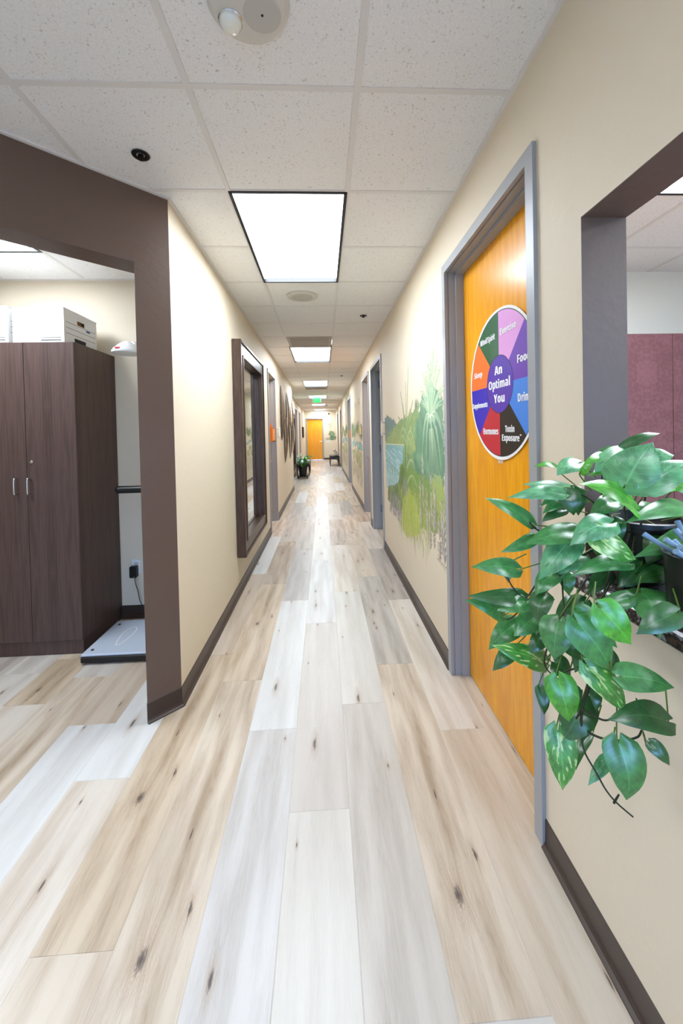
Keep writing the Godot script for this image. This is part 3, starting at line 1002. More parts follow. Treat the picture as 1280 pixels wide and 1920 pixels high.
	box(st, x1, 4.62, 0, top, 3.09, 3.21)
	box(st, 4.5, 4.62, 0, top, -3.1, 3.09)
	box(st, x1, 1.3, 0, top, -3.22, -3.1)
	box(st, 3.9, 4.62, 0, top, -3.22, -3.1)
	box(st, 1.3, 3.9, 0, 0.8, -3.22, -3.1)
	box(st, 1.3, 3.9, 2.4, top, -3.22, -3.1)
	struct("wall_office", st, mats.pale, "pale walls of the office behind the pass-through")
	# small unlit room behind the open doorway
	st = mb()
	box(st, x1 + 2.2, x1 + 2.3, 0, top, 4.3, 6.4)
	box(st, x1, x1 + 2.3, 0, top, 4.3, 4.4)
	box(st, x1, x1 + 2.3, 0, top, 6.3, 6.4)
	struct("wall_exam_room", st, mats.cream_far, "dim cream room walls behind the open doorway")
	# brown lining of the pass-through
	st = mb()
	box(st, XR + 0.0005, x1 + 0.001, 1.04, 2.035, 1.0765, 1.0785)
	box(st, XR + 0.0005, x1 + 0.001, 2.0335, 2.0355, -0.4, 1.0785)
	box(st, XR + 0.0005, x1 + 0.001, 1.04, 2.035, -0.4005, -0.3985)
	struct("trim_2", st, mats.brown, "brown painted lining of the pass-through opening")

# coved rubber base: outline in (height, distance out of the wall)
func base_run(st: SurfaceTool, a: Vector3, b: Vector3, out: Vector3) -> void:
	extrude(st, [[0.0, 0.0], [0.0, 0.019], [0.005, 0.0185], [0.012, 0.0095], [0.022, 0.005], [0.097, 0.0042], [0.101, 0.0]], a, Vector3.UP, out, b - a)

func make_baseboards() -> void:
	var st := mb()
	var at := 0.0
	for q in RIGHT_DOORS:
		base_run(st, V(XR, 0, at), V(XR, 0, q[0]), Vector3.LEFT)
		at = q[1]
	base_run(st, V(XR, 0, at), V(XR, 0, DE), Vector3.LEFT)
	struct("baseboard_right", st, mats.rubber, "dark brown coved base along the mural wall")
	st = mb()
	base_run(st, V(XL, 0, 2.13), V(XL, 0, LEFT_DOOR[0]), Vector3.RIGHT)
	base_run(st, V(XL, 0, LEFT_DOOR[1]), V(XL, 0, 10.354), Vector3.RIGHT)
	base_run(st, V(XA, 0, 10.35), V(XL, 0, 10.35), V(0, 0, 1))
	at = 10.35
	for q in ALCOVE_DOORS:
		base_run(st, V(XA, 0, at), V(XA, 0, q[0]), Vector3.RIGHT)
		at = q[1]
	base_run(st, V(XA, 0, at), V(XA, 0, DE), Vector3.RIGHT)
	# round the corner on to the brown wall
	base_run(st, diag(0.0, 0), diag(0.176, 0), diag(0, 0, 1) - diag(0, 0))
	lathe(st, V(XL, 0, 2.135), [[0.019, 0.0], [0.0185, 0.005], [0.0095, 0.012], [0.005, 0.022], [0.0042, 0.097], [0.0, 0.101]], 24)
	struct("baseboard_left", st, mats.rubber, "dark brown coved base along the mirror wall and round the brown corner")
	st = mb()
	base_run(st, V(END_DOOR[1], 0, DE), V(XR, 0, DE), V(0, 0, -1))
	base_run(st, V(XA, 0, DE), V(END_DOOR[0], 0, DE), V(0, 0, -1))
	struct("baseboard_end", st, mats.rubber, "dark brown coved base on the far end wall")
	st = mb()
	base_run(st, V(-4.1, 0, 3.22), V(XL - 0.12, 0, 3.22), V(0, 0, -1))
	struct("baseboard_side_room", st, mats.rubber, "dark brown coved base in the side room")

const RIGHT_DOORS := [[1.30, 2.315], [4.82, 5.87], [6.15, 7.15], [10.25, 11.40], [15.5, 16.5], [18.6, 19.6]]
const LEFT_DOOR := [5.75, 6.66]
const ALCOVE_DOORS := [[14.3, 15.3], [16.6, 17.6]]
const END_DOOR := [-0.94, 0.035]

# A hollow-metal frame: the profile is [distance into the wall, distance into the doorway].
func door_frame(d: Node3D, wall: Vector3, into: Vector3, along: Vector3, width: float, high: float) -> void:
	var prof := [[-0.014, 0.0], [-0.014, 0.05], [0.002, 0.05], [0.003, 0.044], [0.010, 0.044], [0.011, 0.05], [0.050, 0.05], [0.050, 0.066], [0.094, 0.066], [0.094, 0.05], [0.145, 0.05], [0.145, 0.0], [0.13, 0.0], [0.13, 0.026], [0.0, 0.026], [0.0, 0.0]]
	var st := mb()
	extrude(st, prof, wall, into, along, Vector3.UP * high)
	build("jamb", st, mats.frame, d)
	st = mb()
	extrude(st, prof, wall + along * width, into, -along, Vector3.UP * high)
	build("jamb", st, mats.frame, d)
	st = mb()
	extrude(st, prof, wall + Vector3.UP * high + along * 0.0495, into, Vector3.DOWN, along * (width - 0.099))
	build("head", st, mats.frame, d)

func door_leaf(d: Node3D, wall: Vector3, into: Vector3, along: Vector3, width: float, high: float, m: Material, latch: float) -> MeshInstance3D:
	var st := mb()
	var b := Basis(along, Vector3.UP, along.cross(Vector3.UP))
	var mid := wall + into * 0.118 + along * (width / 2) + Vector3.UP * ((high - 0.05) / 2)
	obox(st, mid, b, Vector3(width - 0.106, high - 0.05 - 0.012, 0.044), 0.002)
	var leaf := build("leaf", st, m, d)
	if latch != 0.0:
		var lv := mb()
		var c := wall + into * 0.096 + along * (width * 0.5 + latch * (width * 0.5 - 0.115)) + Vector3.UP * 1.0
		lathe(lv, c, [[0.0, 0.012], [0.026, 0.012], [0.03, 0.008], [0.031, 0.0]], 20, -into)
		tube(lv, PackedVector3Array([c - into * 0.01, c - into * 0.045]), 0.010, 0.010)
		tube(lv, PackedVector3Array([c - into * 0.05, c - into * 0.052 - along * latch * 0.05, c - into * 0.046 - along * latch * 0.115]), 0.0095, 0.008)
		build("lever_handle", lv, mats.steel, leaf)
	return leaf

func make_doors() -> void:
	var n := 1
	for q in RIGHT_DOORS:
		var d := Node3D.new()
		d.name = "door_%d" % n
		add_child(d, true)
		tag(d, ["honey coloured wood door carrying the round wellness poster in grey metal frame", "grey metal frame of the open doorway beside the jungle mural", "grey framed doorway after the narrow wall strip beyond the jungle mural", "grey framed doorway with orange paper pocket after the bay mural", "grey framed doorway near the bench with striped cushion", "grey framed doorway nearest the far end on the mural side"][n - 1], "", "", "structure")
		var w := V(XR, 0, q[0])
		door_frame(d, w, Vector3.RIGHT, Vector3.FORWARD, q[1] - q[0], 2.41)
		if n == 2:
			# open: hinges on the far jamb, leaf swung into the dark room
			for y in [0.25, 1.15, 2.1]:
				var hg := mb()
				box(hg, XR + 0.097, XR + 0.14, y, y + 0.11, q[1] - 0.0525, q[1] - 0.049)
				tube(hg, PackedVector3Array([V(XR + 0.150, y, q[1] - 0.052), V(XR + 0.150, y + 0.11, q[1] - 0.052)]), 0.007, 0.007)
				build("hinge", hg, mats.frame_dark, d)
			var lf := mb()
			box(lf, XR + 0.165, XR + 1.05, 0.012, 2.35, q[1] - 0.05, q[1] - 0.006, 0.002)
			build("leaf", lf, mats.honey, d)
		else:
			door_leaf(d, w, Vector3.RIGHT, Vector3.FORWARD, q[1] - q[0], 2.41, mats.honey, -1.0 if n == 1 else 1.0)
		n += 1
	var d := Node3D.new()
	d.name = "door_%d" % n
	add_child(d, true)
	tag(d, "honey wood door with steel lever between tall mirror and carved staves", "", "", "structure")
	door_frame(d, V(XL, 0, LEFT_DOOR[0]), Vector3.LEFT, Vector3.FORWARD, LEFT_DOOR[1] - LEFT_DOOR[0], 2.41)
	door_leaf(d, V(XL, 0, LEFT_DOOR[0]), Vector3.LEFT, Vector3.FORWARD, LEFT_DOOR[1] - LEFT_DOOR[0], 2.41, mats.honey, 1.0)
	n += 1
	for i in 2:
		var q: Array = ALCOVE_DOORS[i]
		d = Node3D.new()
		d.name = "door_%d" % n
		add_child(d, true)
		tag(d, ["grey framed doorway beyond the potted plant and dark wall mirror", "grey framed doorway next to the small dark picture"][i], "", "", "structure")
		door_frame(d, V(XA, 0, q[0]), Vector3.LEFT, Vector3.FORWARD, q[1] - q[0], 2.41)
		door_leaf(d, V(XA, 0, q[0]), Vector3.LEFT, Vector3.FORWARD, q[1] - q[0], 2.41, mats.honey, 1.0)
		n += 1
	d = Node3D.new()
	d.name = "door_%d" % n
	add_child(d, true)
	tag(d, "bright honey wood door closing the far end of the corridor", "", "", "structure")
	var w := V(END_DOOR[0], 0, DE)
	door_frame(d, w, Vector3.FORWARD, Vector3.RIGHT, END_DOOR[1] - END_DOOR[0], 2.30)
	door_leaf(d, w, Vector3.FORWARD, Vector3.RIGHT, END_DOOR[1] - END_DOOR[0], 2.30, mats.honey, 1.0)

# ---------------------------------------------------------------- lights

func troffer(x0: float, d0: float, energy: float, label: String) -> void:
	var o := thing("ceiling_light", V(x0 + T / 2, H, d0 + T), label, "ceiling light", "recessed light panels")
	var x1 := x0 + T
	var d1 := d0 + 2 * T
	var st := mb()
	var t := 0.016
	var yt := H + 0.035
	box(st, x0 - 0.002, x0 + t, H - 0.003, yt, d0, d1, 0.001)
	box(st, x1 - t, x1 + 0.002, H - 0.003, yt, d0, d1, 0.001)
	box(st, x0, x1, H - 0.003, yt, d0 - 0.002, d0 + t, 0.001)
	box(st, x0, x1, H - 0.003, yt, d1 - t, d1 + 0.002, 0.001)
	build("frame", st, mats.navy, o)
	st = mb()
	box(st, x0 + 0.002, x1 - 0.002, H + 0.028, H + 0.04, d0 + 0.002, d1 - 0.002)
	build("diffuser", st, mats.panel, o)
	var l := AreaLight3D.new()
	l.name = "panel_light"
	l.area_size = Vector2(T - 2 * t, 2 * T - 2 * t)
	l.area_normalize_energy = false
	l.light_energy = energy
	l.light_color = Color(0.91, 0.955, 1.0)
	l.shadow_enabled = true
	l.set("omni_range", 30.0)
	l.set("area_range", 30.0)
	o.add_child(l)
	l.position = Vector3(0, 0.026, 0)
	l.rotation = Vector3(-PI / 2, 0, 0)

func make_lights() -> void:
	var names := ["large light panel overhead nearest the camera in the corridor", "light panel between the grey air grille and the carved staves", "light panel just before the green exit sign", "light panel partly hidden behind the green exit sign", "small looking light panel over the far bench", "light panel touching the wall above the far end door"]
	for k in 6: troffer(-0.456, 2.06 + 6 * T * k, CORRIDOR_LIGHT, names[k])
	troffer(-0.456, 2.06 - 6 * T, LOBBY_LIGHT, "light panel in the lobby ceiling behind the viewer")
	troffer(-1.676, 2.06 - 4 * T, LOBBY_LIGHT, "light panel in the lobby ceiling left of the other lobby panel")
	troffer(-2.452, 1.521, ROOM_LIGHT, "light panel over the brown cabinet in the side room")
	troffer(1.45, 0.84, OFFICE_LIGHT, "light panel in the office seen through the pass-through")
	troffer(2.67, -1.8, OFFICE_LIGHT, "second light panel in the office ceiling out of sight")

# ---------------------------------------------------------------- things

func wheel_poster() -> void:
	var c := V(XR + 0.094, 1.655, 1.80)
	var o := thing("wheel_poster", c, "round white-edged poster with eight coloured wedges on the orange door", "poster")
	var right := V(0, 0, -1)      # toward the camera is right as one faces the door
	var up := Vector3.UP
	var out := Vector3.LEFT
	var disc := func(name_: String, r0: float, r1: float, a0: float, a1: float, z: float, th: float, m: Material, wob := 0.0) -> void:
		var st := mb()
		var outline := []
		var n := 8 if a1 - a0 < 1.0 else 72
		for i in n + 1:
			var a := lerpf(a0, a1, float(i) / n)
			if a1 - a0 > 6.0 and i == n: break
			var rr := r1 + wob * (sin(a * 3.0 + 0.6) + 0.6 * sin(a * 7.0))
			outline.append([cos(a) * rr, sin(a) * rr])
		if r0 > 0.0:
			for i in n + 1:
				var a := lerpf(a1, a0, float(i) / n)
				outline.append([cos(a) * r0, sin(a) * r0])
		extrude(st, outline, c + out * z, right, up, out * th)
		build(name_, st, m, o)
	disc.call("backing", 0.0, 0.352, 0.0, TAU, 0.003, 0.0006, mats.card, 0.0015)
	disc.call("border_line", 0.334, 0.3385, 0.0, TAU, 0.0036, 0.0002, flat(Color(0.13, 0.17, 0.22), 0.5))
	var names := ["Food", "Exercise", "Mind/Spirit", "Sleep", "Supplements", "Hormones", "Toxin", "Drink"]
	var cols := [Color(0.38, 0.17, 0.66), Color(0.83, 0.58, 0.82), Color(0.13, 0.36, 0.22), Color(0.95, 0.45, 0.15), Color(0.20, 0.14, 0.68), Color(0.74, 0.13, 0.20), Color(0.065, 0.065, 0.07), Color(0.22, 0.50, 0.86)]
	for i in 8:
		var m := flat(cols[i], 0.35, 0.5)
		disc.call("wedge", 0.128, 0.334, TAU * i / 8.0, TAU * (i + 1) / 8.0, 0.0036, 0.0003, m)
	disc.call("hub", 0.0, 0.134, 0.0, TAU, 0.0040, 0.0004, flat(Color(0.30, 0.17, 0.64), 0.35))
	disc.call("hub_outline", 0.1325, 0.1355, 0.0, TAU, 0.0044, 0.0002, flat(Color(0.15, 0.12, 0.30), 0.5))
	var ink := flat(Color(0.93, 0.93, 0.94), 0.45)
	# each word: middle, capital height and width on the print
	var word := func(w: String, dx: float, dy: float, cap: float, wide: float) -> void:
		var l := lettering("lettering", w, c + right * dx + up * dy + out * 0.0052, right, up, cap / 0.72, ink, o, 1.0, 700)
		var k: float = wide / l.mesh.get_aabb().size.x
		l.basis = Basis(right * k, up, out)
	word.call("An", -0.004, 0.066, 0.040, 0.080)
	word.call("Optimal", -0.003, 0.002, 0.040, 0.222)
	word.call("You", 0.0, -0.066, 0.040, 0.112)
	word.call(names[1], 0.094, 0.236, 0.030, 0.152)
	word.call(names[0], 0.226, 0.083, 0.034, 0.103)
	word.call(names[2], -0.122, 0.232, 0.028, 0.170)
	word.call(names[3], -0.243, 0.076, 0.028, 0.104)
	word.call(names[4], -0.227, -0.084, 0.026, 0.190)
	word.call(names[5], -0.102, -0.220, 0.031, 0.172)
	word.call("Toxin", 0.098, -0.210, 0.029, 0.087)
	word.call("Exposure", 0.102, -0.250, 0.029, 0.162)
	word.call("TM", 0.193, -0.237, 0.006, 0.012)
	word.call(names[7], 0.230, -0.080, 0.034, 0.114)
	var tp := mb()
	box(tp, XR + 0.0905, XR + 0.0915, 1.285, 1.312, 1.775, 1.83)
	build("tape", tp, mats.clear, o)

func wall_mirror(called: String, base_x: float, d0: float, d1: float, y0: float, y1: float, label: String) -> void:
	var o := thing(called, V(base_x, y0, (d0 + d1) / 2), label, "mirror", "tall dark framed wall mirrors")
	var x0 := base_x + 0.003
	var x1 := base_x + 0.072
	var w := 0.135
	for s in [[d0, d0 + w], [d1 - w, d1]]:
		var st := mb()
		box(st, x0, x1, y0, y1, s[0], s[1], 0.003)
		build("stile", st, mats.walnut, o)
	for s in [[y0, y0 + w], [y1 - w, y1]]:
		var st := mb()
		box(st, x0, x1 - 0.001, s[0], s[1], d0 + w, d1 - w, 0.003)
		build("rail", st, mats.walnut, o)
	# raised outer lip and inner bead
	var lip := mb()
	box(lip, x1, x1 + 0.012, y0, y1, d0, d0 + 0.022, 0.003)
	box(lip, x1, x1 + 0.012, y0, y1, d1 - 0.022, d1, 0.003)
	box(lip, x1, x1 + 0.012, y0, y0 + 0.022, d0, d1, 0.003)
	box(lip, x1, x1 + 0.012, y1 - 0.022, y1, d0, d1, 0.003)
	build("outer_lip", lip, mats.walnut, o)
	var bead := mb()
	box(bead, x1 - 0.03, x1 + 0.008, y0 + w - 0.014, y1 - w + 0.014, d0 + w - 0.014, d0 + w + 0.008, 0.003)
	box(bead, x1 - 0.03, x1 + 0.008, y0 + w - 0.014, y1 - w + 0.014, d1 - w - 0.008, d1 - w + 0.014, 0.003)
	box(bead, x1 - 0.03, x1 + 0.008, y0 + w - 0.014, y0 + w + 0.008, d0 + w, d1 - w, 0.003)
	box(bead, x1 - 0.03, x1 + 0.008, y1 - w - 0.008, y1 - w + 0.014, d0 + w, d1 - w, 0.003)
	build("inner_bead", bead, mats.walnut, o)
	var gl := mb()
	box(gl, x0 + 0.004, x0 + 0.010, y0 + w - 0.01, y1 - w + 0.01, d0 + w - 0.01, d1 - w + 0.01)
	build("mirror_glass", gl, mats.mirror, o)

# A carved board, pointed at both ends like a long leaf, bowed out from the wall.
func stave(d: float, y0: float, y1: float, wide: float, m: Material, label: String) -> void:
	var o_at := V(XL, y0, d)
	var st := mb()
	var n := 22
	var ring := func(t: float) -> Array:
		var w: float = wide * 0.5 * pow(sin(PI * clampf(t, 0.004, 0.996)), 0.62)
		var y := lerpf(y0, y1, t)
		var th := 0.008 + 0.03 * sin(PI * t)
		var bow := 0.006 + 0.028 * sin(PI * t)
		var out := []
		for k in 10:
			var a := TAU * k / 10.0
			out.append(V(XL + bow + th * 0.5 + cos(a) * th * 0.5, y, d + sin(a) * w))
		return out
	for i in n:
		var a: Array = ring.call(float(i) / n)
		var b: Array = ring.call(float(i + 1) / n)
		for k in 10:
			var k1 := (k + 1) % 10
			var an := TAU * (k + 0.5) / 10.0
			face(st, [a[k], a[k1], b[k1], b[k]], V(cos(an), 0, sin(an)))
	var lo: Array = ring.call(0.0)
	var hi: Array = ring.call(1.0)
	face(st, lo, Vector3.DOWN)
	face(st, hi, Vector3.UP)
	var o := thing("carved_stave", o_at, label, "wall art", "carved wooden staves on the cream wall")
	build("board", st, m, o)
	var pin := mb()
	tube(pin, PackedVector3Array([V(XL + 0.001, (y0 + y1) / 2, d), V(XL + 0.012, (y0 + y1) / 2, d)]), 0.008, 0.008)
	build("wall_pin", pin, mats.bronze, o)

func file_pocket(x: float, sgn: float, d0: float, d1: float, y0: float, label: String) -> void:
	# wood paper pocket on a door: scalloped sides, low front, tall back
	var o := thing("paper_pocket", V(x, y0, (d0 + d1) / 2), label, "paper pocket", "orange wooden paper pockets")
	var m := flat(Color(0.86, 0.48, 0.12), 0.4)
	var side := [[0.0, 0.0], [0.0, 0.29], [0.012, 0.295], [0.03, 0.29], [0.045, 0.268], [0.055, 0.24], [0.075, 0.218], [0.10, 0.21], [0.10, 0.0]]
	var into := V(sgn, 0, 0)
	for d in [d0, d1 - 0.012]:
		var st := mb()
		extrude(st, side, V(x, y0, d), into, Vector3.UP, V(0, 0, 0.012))
		build("side", st, m, o)
	var st := mb()
	box(st, minf(x, x + sgn * 0.012), maxf(x, x + sgn * 0.012), y0, y0 + 0.285, d0 + 0.012, d1 - 0.012)
	build("back", st, m, o)
	st = mb()
	var xf := x + sgn * 0.100
	box(st, minf(xf, xf - sgn * 0.010), maxf(xf, xf - sgn * 0.010), y0, y0 + 0.205, d0 + 0.012, d1 - 0.012)
	box(st, minf(x + sgn * 0.012, xf), maxf(x + sgn * 0.012, xf), y0, y0 + 0.012, d0 + 0.012, d1 - 0.012)
	build("front", st, m, o)
	st = mb()
	lathe(st, V(xf, y0 + 0.13, (d0 + d1) / 2), [[0.0, 0.012], [0.010, 0.012], [0.010, 0.0]], 12, into)
	build("knob", st, mats.steel, o)

func clear_sign(wall_x: float, sgn: float, d: float, y: float, label: String) -> void:
	var o := thing("room_sign", V(wall_x, y, d), label, "sign", "clear room signs on steel standoffs")
	var st := mb()
	var xa := wall_x + sgn * 0.028
	box(st, minf(xa, xa + sgn * 0.006), maxf(xa, xa + sgn * 0.006), y - 0.085, y + 0.085, d - 0.10, d + 0.10, 0.001)
	build("acrylic_plate", st, mats.clear, o)
	for sy in [-0.065, 0.065]:
		for sd in [-0.085, 0.085]:
			st = mb()
			lathe(st, V(wall_x, y + sy, d + sd), [[0.007, 0.0], [0.007, 0.04], [0.0, 0.04]], 12, V(sgn, 0, 0))
			build("standoff", st, mats.steel, o)

func cabinet() -> void:
	var o := thing("storage_cabinet", V(-1.96, 0, 2.96), "tall brown wood-grain two-door cabinet in the side room", "cabinet")
	var x0 := -2.283
	var x1 := -1.637
	var st := mb()
	box(st, x0, x1, 0.095, 2.09, 2.722, 3.215, 0.001)
	build("body", st, mats.laminate, o)
	st = mb()
	box(st, x0 + 0.002, x1 - 0.002, 0.0, 0.094, 2.712, 3.2, 0.001)
	build("plinth", st, mats.laminate, o)
	for s in [[x0 + 0.001, -1.9615], [-1.9585, x1 - 0.001]]:
		st = mb()
		box(st, s[0], s[1], 0.098, 2.088, 2.70, 2.7205, 0.0012)
		var dr := build("cabinet_door", st, mats.laminate, o)
		var hx: float = -2.022 if s[0] < -2 else -1.938
		st = mb()
		tube(st, smooth_path(PackedVector3Array([V(hx, 1.192, 2.70), V(hx, 1.192, 2.676), V(hx, 1.182, 2.668), V(hx, 1.14, 2.667), V(hx, 1.098, 2.668), V(hx, 1.088, 2.676), V(hx, 1.088, 2.70)]), 4), 0.0052, 0.0052)
		build("pull_handle", st, mats.steel, dr)
		if s[0] > -2:
			st = mb()
			lathe(st, V(-1.928, 1.297, 2.70), [[0.0, 0.006], [0.009, 0.006], [0.0105, 0.004], [0.0105, 0.0]], 16, V(0, 0, -1))
			build("lock", st, mats.steel, dr)

func file_box(x0: float, x1: float, d0: float, d1: float, y0: float, high: float, label: String) -> void:
	var o := thing("file_box", V((x0 + x1) / 2, y0, (d0 + d1) / 2), label, "box", "white cardboard file boxes on the cabinet")
	var y1 := y0 + high
	# the hand hole is a real opening in the two ends (the faces along x)
	var hy := y0 + high * 0.72
	var dm := (d0 + d1) / 2
	var t := 0.006
	for x in [x0, x1 - t]:
		var st := mb()
		box(st, x, x + t, y0, hy - 0.015, d0, d1)
		box(st, x, x + t, hy + 0.015, y1 - 0.002, d0, d1)
		box(st, x, x + t, hy - 0.015, hy + 0.015, d0, dm - 0.045)
		box(st, x, x + t, hy - 0.015, hy + 0.015, dm + 0.045, d1)
		build("end_panel", st, mats.card, o)
	for d in [d0, d1 - t]:
		var st := mb()
		box(st, x0 + t, x1 - t, y0, y1 - 0.002, d, d + t)
		build("side_panel", st, mats.card, o)
	var st := mb()
	box(st, x0 + t, x1 - t, y0, y0 + t, d0 + t, d1 - t)
	box(st, x0 + 0.02, x1 - 0.02, y0 + 0.006, y1 - 0.02, d0 + 0.02, d1 - 0.02)
	build("contents", st, mats.card_in, o)
	st = mb()
	box(st, x0 - 0.003, x1 + 0.003, y1 - 0.002, y1 + 0.003, d0 - 0.003, d1 + 0.003, 0.001)
	build("lid", st, mats.card, o)
	# print on the near side and on the right end
	st = mb()
	for k in 3:
		box(st, x1 + 0.0001, x1 + 0.0005, y0 + high * (0.62 - k * 0.16), y0 + high * (0.62 - k * 0.16) + 0.0025, d0 + 0.02, d1 - 0.02)
	box(st, x1 + 0.0001, x1 + 0.0005, y0 + 0.016, y0 + 0.052, d0 + 0.11, d0 + 0.24)
	box(st, x1 - 0.15, x1 - 0.02, y0 + 0.012, y0 + 0.018, d0 - 0.0005, d0 - 0.0001)
	box(st, x1 - 0.15, x1 - 0.02, y0 + 0.030, y0 + 0.034, d0 - 0.0005, d0 - 0.0001)
	build("print", st, mats.ink, o)
	st = mb()
	box(st, x1 + 0.0001, x1 + 0.0005, y0 + high * 0.55, y0 + high * 0.55 + 0.013, d0 + 0.25, d0 + 0.295)
	build("blue_mark", st, mats.ink_blue, o)

func body_scale() -> void:
	var o := thing("body_scale", V(-1.28, 0, 2.8), "floor-standing body scale with white foot platform beside the brown cabinet", "scale")
	var st := mb()
	box(st, -1.578, -1.02, 0.012, 0.052, 2.565, 3.05, 0.006)
	build("platform", st, mats.black, o)
	st = mb()
	box(st, -1.576, -1.022, 0.052, 0.068, 2.567, 3.03, 0.005)
	var topp := build("top_plate", st, mats.pewter, o)
	for q in [[-1.53, 2.61], [-1.53, 2.95], [-1.07, 2.61], [-1.07, 2.95]]:
		st = mb()
		lathe(st, V(q[0], 0.0, q[1]), [[0.02, 0.0], [0.018, 0.013]], 16)
		build("foot", st, mats.black, o)
		st = mb()
		lathe(st, V(q[0], 0.068, q[1] + 0.01), [[0.010, 0.0], [0.008, 0.004], [0.0, 0.004]], 14)
		build("screw_cap", st, mats.black, topp)
	# outlined shoe-sole marks on the plate
	for cx in [-1.40, -1.20]:
		st = mb()
		var path := PackedVector3Array()
		for i in 33:
			var a := TAU * i / 32.0
			var wd := 0.036 + 0.012 * sin(a)
			path.append(V(cx + cos(a) * wd, 0.0683, 2.79 + sin(a) * 0.125))
		for i in 32:
			var a := path[i]
			var b := path[i + 1]
			var nrm := (b - a).cross(Vector3.UP).normalized() * 0.0032
			face(st, [a - nrm, a + nrm, b + nrm, b - nrm], Vector3.UP)
		build("sole_outline", st, mats.white, topp)
	st = mb()
	box(st, -1.34, -1.22, 0.0, 2.14, 3.06, 3.15, 0.01)
	build("post", st, mats.plastic, o)
	st = mb()
	var p := V(-1.28, 1.075, 2.95)
	tube(st, PackedVector3Array([V(-1.475, 1.072, 2.9), V(-1.08, 1.072, 2.9)]), 0.027, 0.027, 14)
	lathe(st, V(-1.475, 1.072, 2.9), [[0.027, 0.0], [0.025, 0.008], [0.016, 0.018], [0.0, 0.022]], 14, Vector3.LEFT)
	tube(st, PackedVector3Array([V(-1.28, 1.072, 2.9), V(-1.28, 1.072, 3.07)]), 0.022, 0.022, 12)
	build("hand_bar", st, mats.black, o)
	# the drooping round sensor head at the top
	st = mb()
	lathe(st, V(-1.375, 2.040, 2.88), [[0.0, 0.0], [0.092, 0.0], [0.100, 0.005], [0.101, 0.016], [0.090, 0.034], [0.060, 0.062], [0.02, 0.088], [0.0, 0.09]], 36)
	tube(st, PackedVector3Array([V(-1.35, 2.10, 2.90), V(-1.30, 2.12, 3.0), V(-1.28, 2.11, 3.08)]), 0.035, 0.03, 12)
	var hd := build("sensor_head", st, mats.white, o)
	st = mb()
	var hp := V(-1.405, 2.072, 2.80)
	box(st, -1.412, -1.382, 2.060, 2.071, 2.778, 2.792)
	build("red_mark", st, mats.red, hd)

func outlet(x: float, y: float, d: float, right: Vector3, out: Vector3, label: String) -> Node3D:
	var o := thing("wall_outlet", V(x, y, d), label, "outlet")
	var b := Basis(right, Vector3.UP, out)
	var c := V(x, y, d)
	var st := mb()
	obox(st, c + out * 0.003, b, Vector3(0.072, 0.116, 0.006), 0.0015)
	build("cover_plate", st, mats.white, o)
	for s in [-0.02, 0.02]:
		st = mb()
		obox(st, c + out * 0.0065 + Vector3.UP * s, b, Vector3(0.034, 0.028, 0.002), 0.0008)
		var sk := build("socket", st, mats.plastic, o)
		st = mb()
		obox(st, c + out * 0.0077 + Vector3.UP * (s + 0.003) - right * 0.006, b, Vector3(0.002, 0.008, 0.0006))
		obox(st, c + out * 0.0077 + Vector3.UP * (s + 0.003) + right * 0.006, b, Vector3(0.002, 0.008, 0.0006))
		obox(st, c + out * 0.0077 + Vector3.UP * (s - 0.007), b, Vector3(0.004, 0.004, 0.0006))
		build("slots", st, mats.ink, sk)
	return o

func side_room() -> void:
	cabinet()
	file_box(-2.035, -1.706, 2.72, 3.10, 2.0905, 0.232, "white cardboard file box at the right end of the cabinet top")
	file_box(-2.40, -2.052, 2.705, 3.08, 2.0905, 0.235, "white cardboard file box left of the other box on the cabinet")
	body_scale()
	outlet(-1.517, 0.412, 3.22, Vector3.RIGHT, V(0, 0, -1), "white wall outlet behind the scale with a black adapter plugged in")
	var o := thing("power_adapter", V(-1.526, 0.378, 3.19), "black plug-in power adapter hanging from the white outlet", "adapter")
	var st := mb()
	box(st, -1.552, -1.498, 0.335, 0.425, 3.165, 3.2115, 0.006)
	build("housing", st, mats.black, o)
	st = mb()
	tube(st, smooth_path(PackedVector3Array([V(-1.52, 0.337, 3.19), V(-1.515, 0.29, 3.188), V(-1.498, 0.22, 3.19), V(-1.486, 0.15, 3.19), V(-1.46, 0.10, 3.185), V(-1.41, 0.06, 3.17), V(-1.33, 0.03, 3.155)])), 0.0032, 0.0032)
	build("cord", st, mats.black, o)
	st = mb()
	box(st, -1.518, -1.512, 0.343, 0.347, 3.1640, 3.1655)
	var led := flat(Color(0.5, 0.7, 0.1), 0.4)
	build("indicator", st, led, o)

func office() -> void:
	var o := thing("wine_cabinet", V(2.5, 0, 2.86), "tall wine-red mottled cabinet behind the pass-through plant", "cabinet")
	var st := mb()
	box(st, 1.30, 3.7, 0.08, 2.088, 2.73, 3.08, 0.001)
	build("body", st, mats.wine, o)
	for s in [[1.302, 1.60], [1.603, 2.4635], [2.4685, 3.3], [3.305, 3.698]]:
		st = mb()
		box(st, s[0], s[1], 0.085, 2.09, 2.65, 2.73, 0.0015)
		build("cabinet_door", st, mats.wine, o)
	st = mb()
	box(st, 1.32, 3.68, 0.0, 0.08, 2.70, 3.06)
	build("plinth", st, mats.navy, o)
	# granite ledge
	o = thing("granite_ledge", V(0.8, 1.0, 0.35), "dark speckled granite ledge under the trailing plant", "ledge")
	st = mb()
	box(st, 0.682, 0.93, 1.0005, 1.04, -0.39, 1.075, 0.005)
	build("slab", st, mats.granite, o)

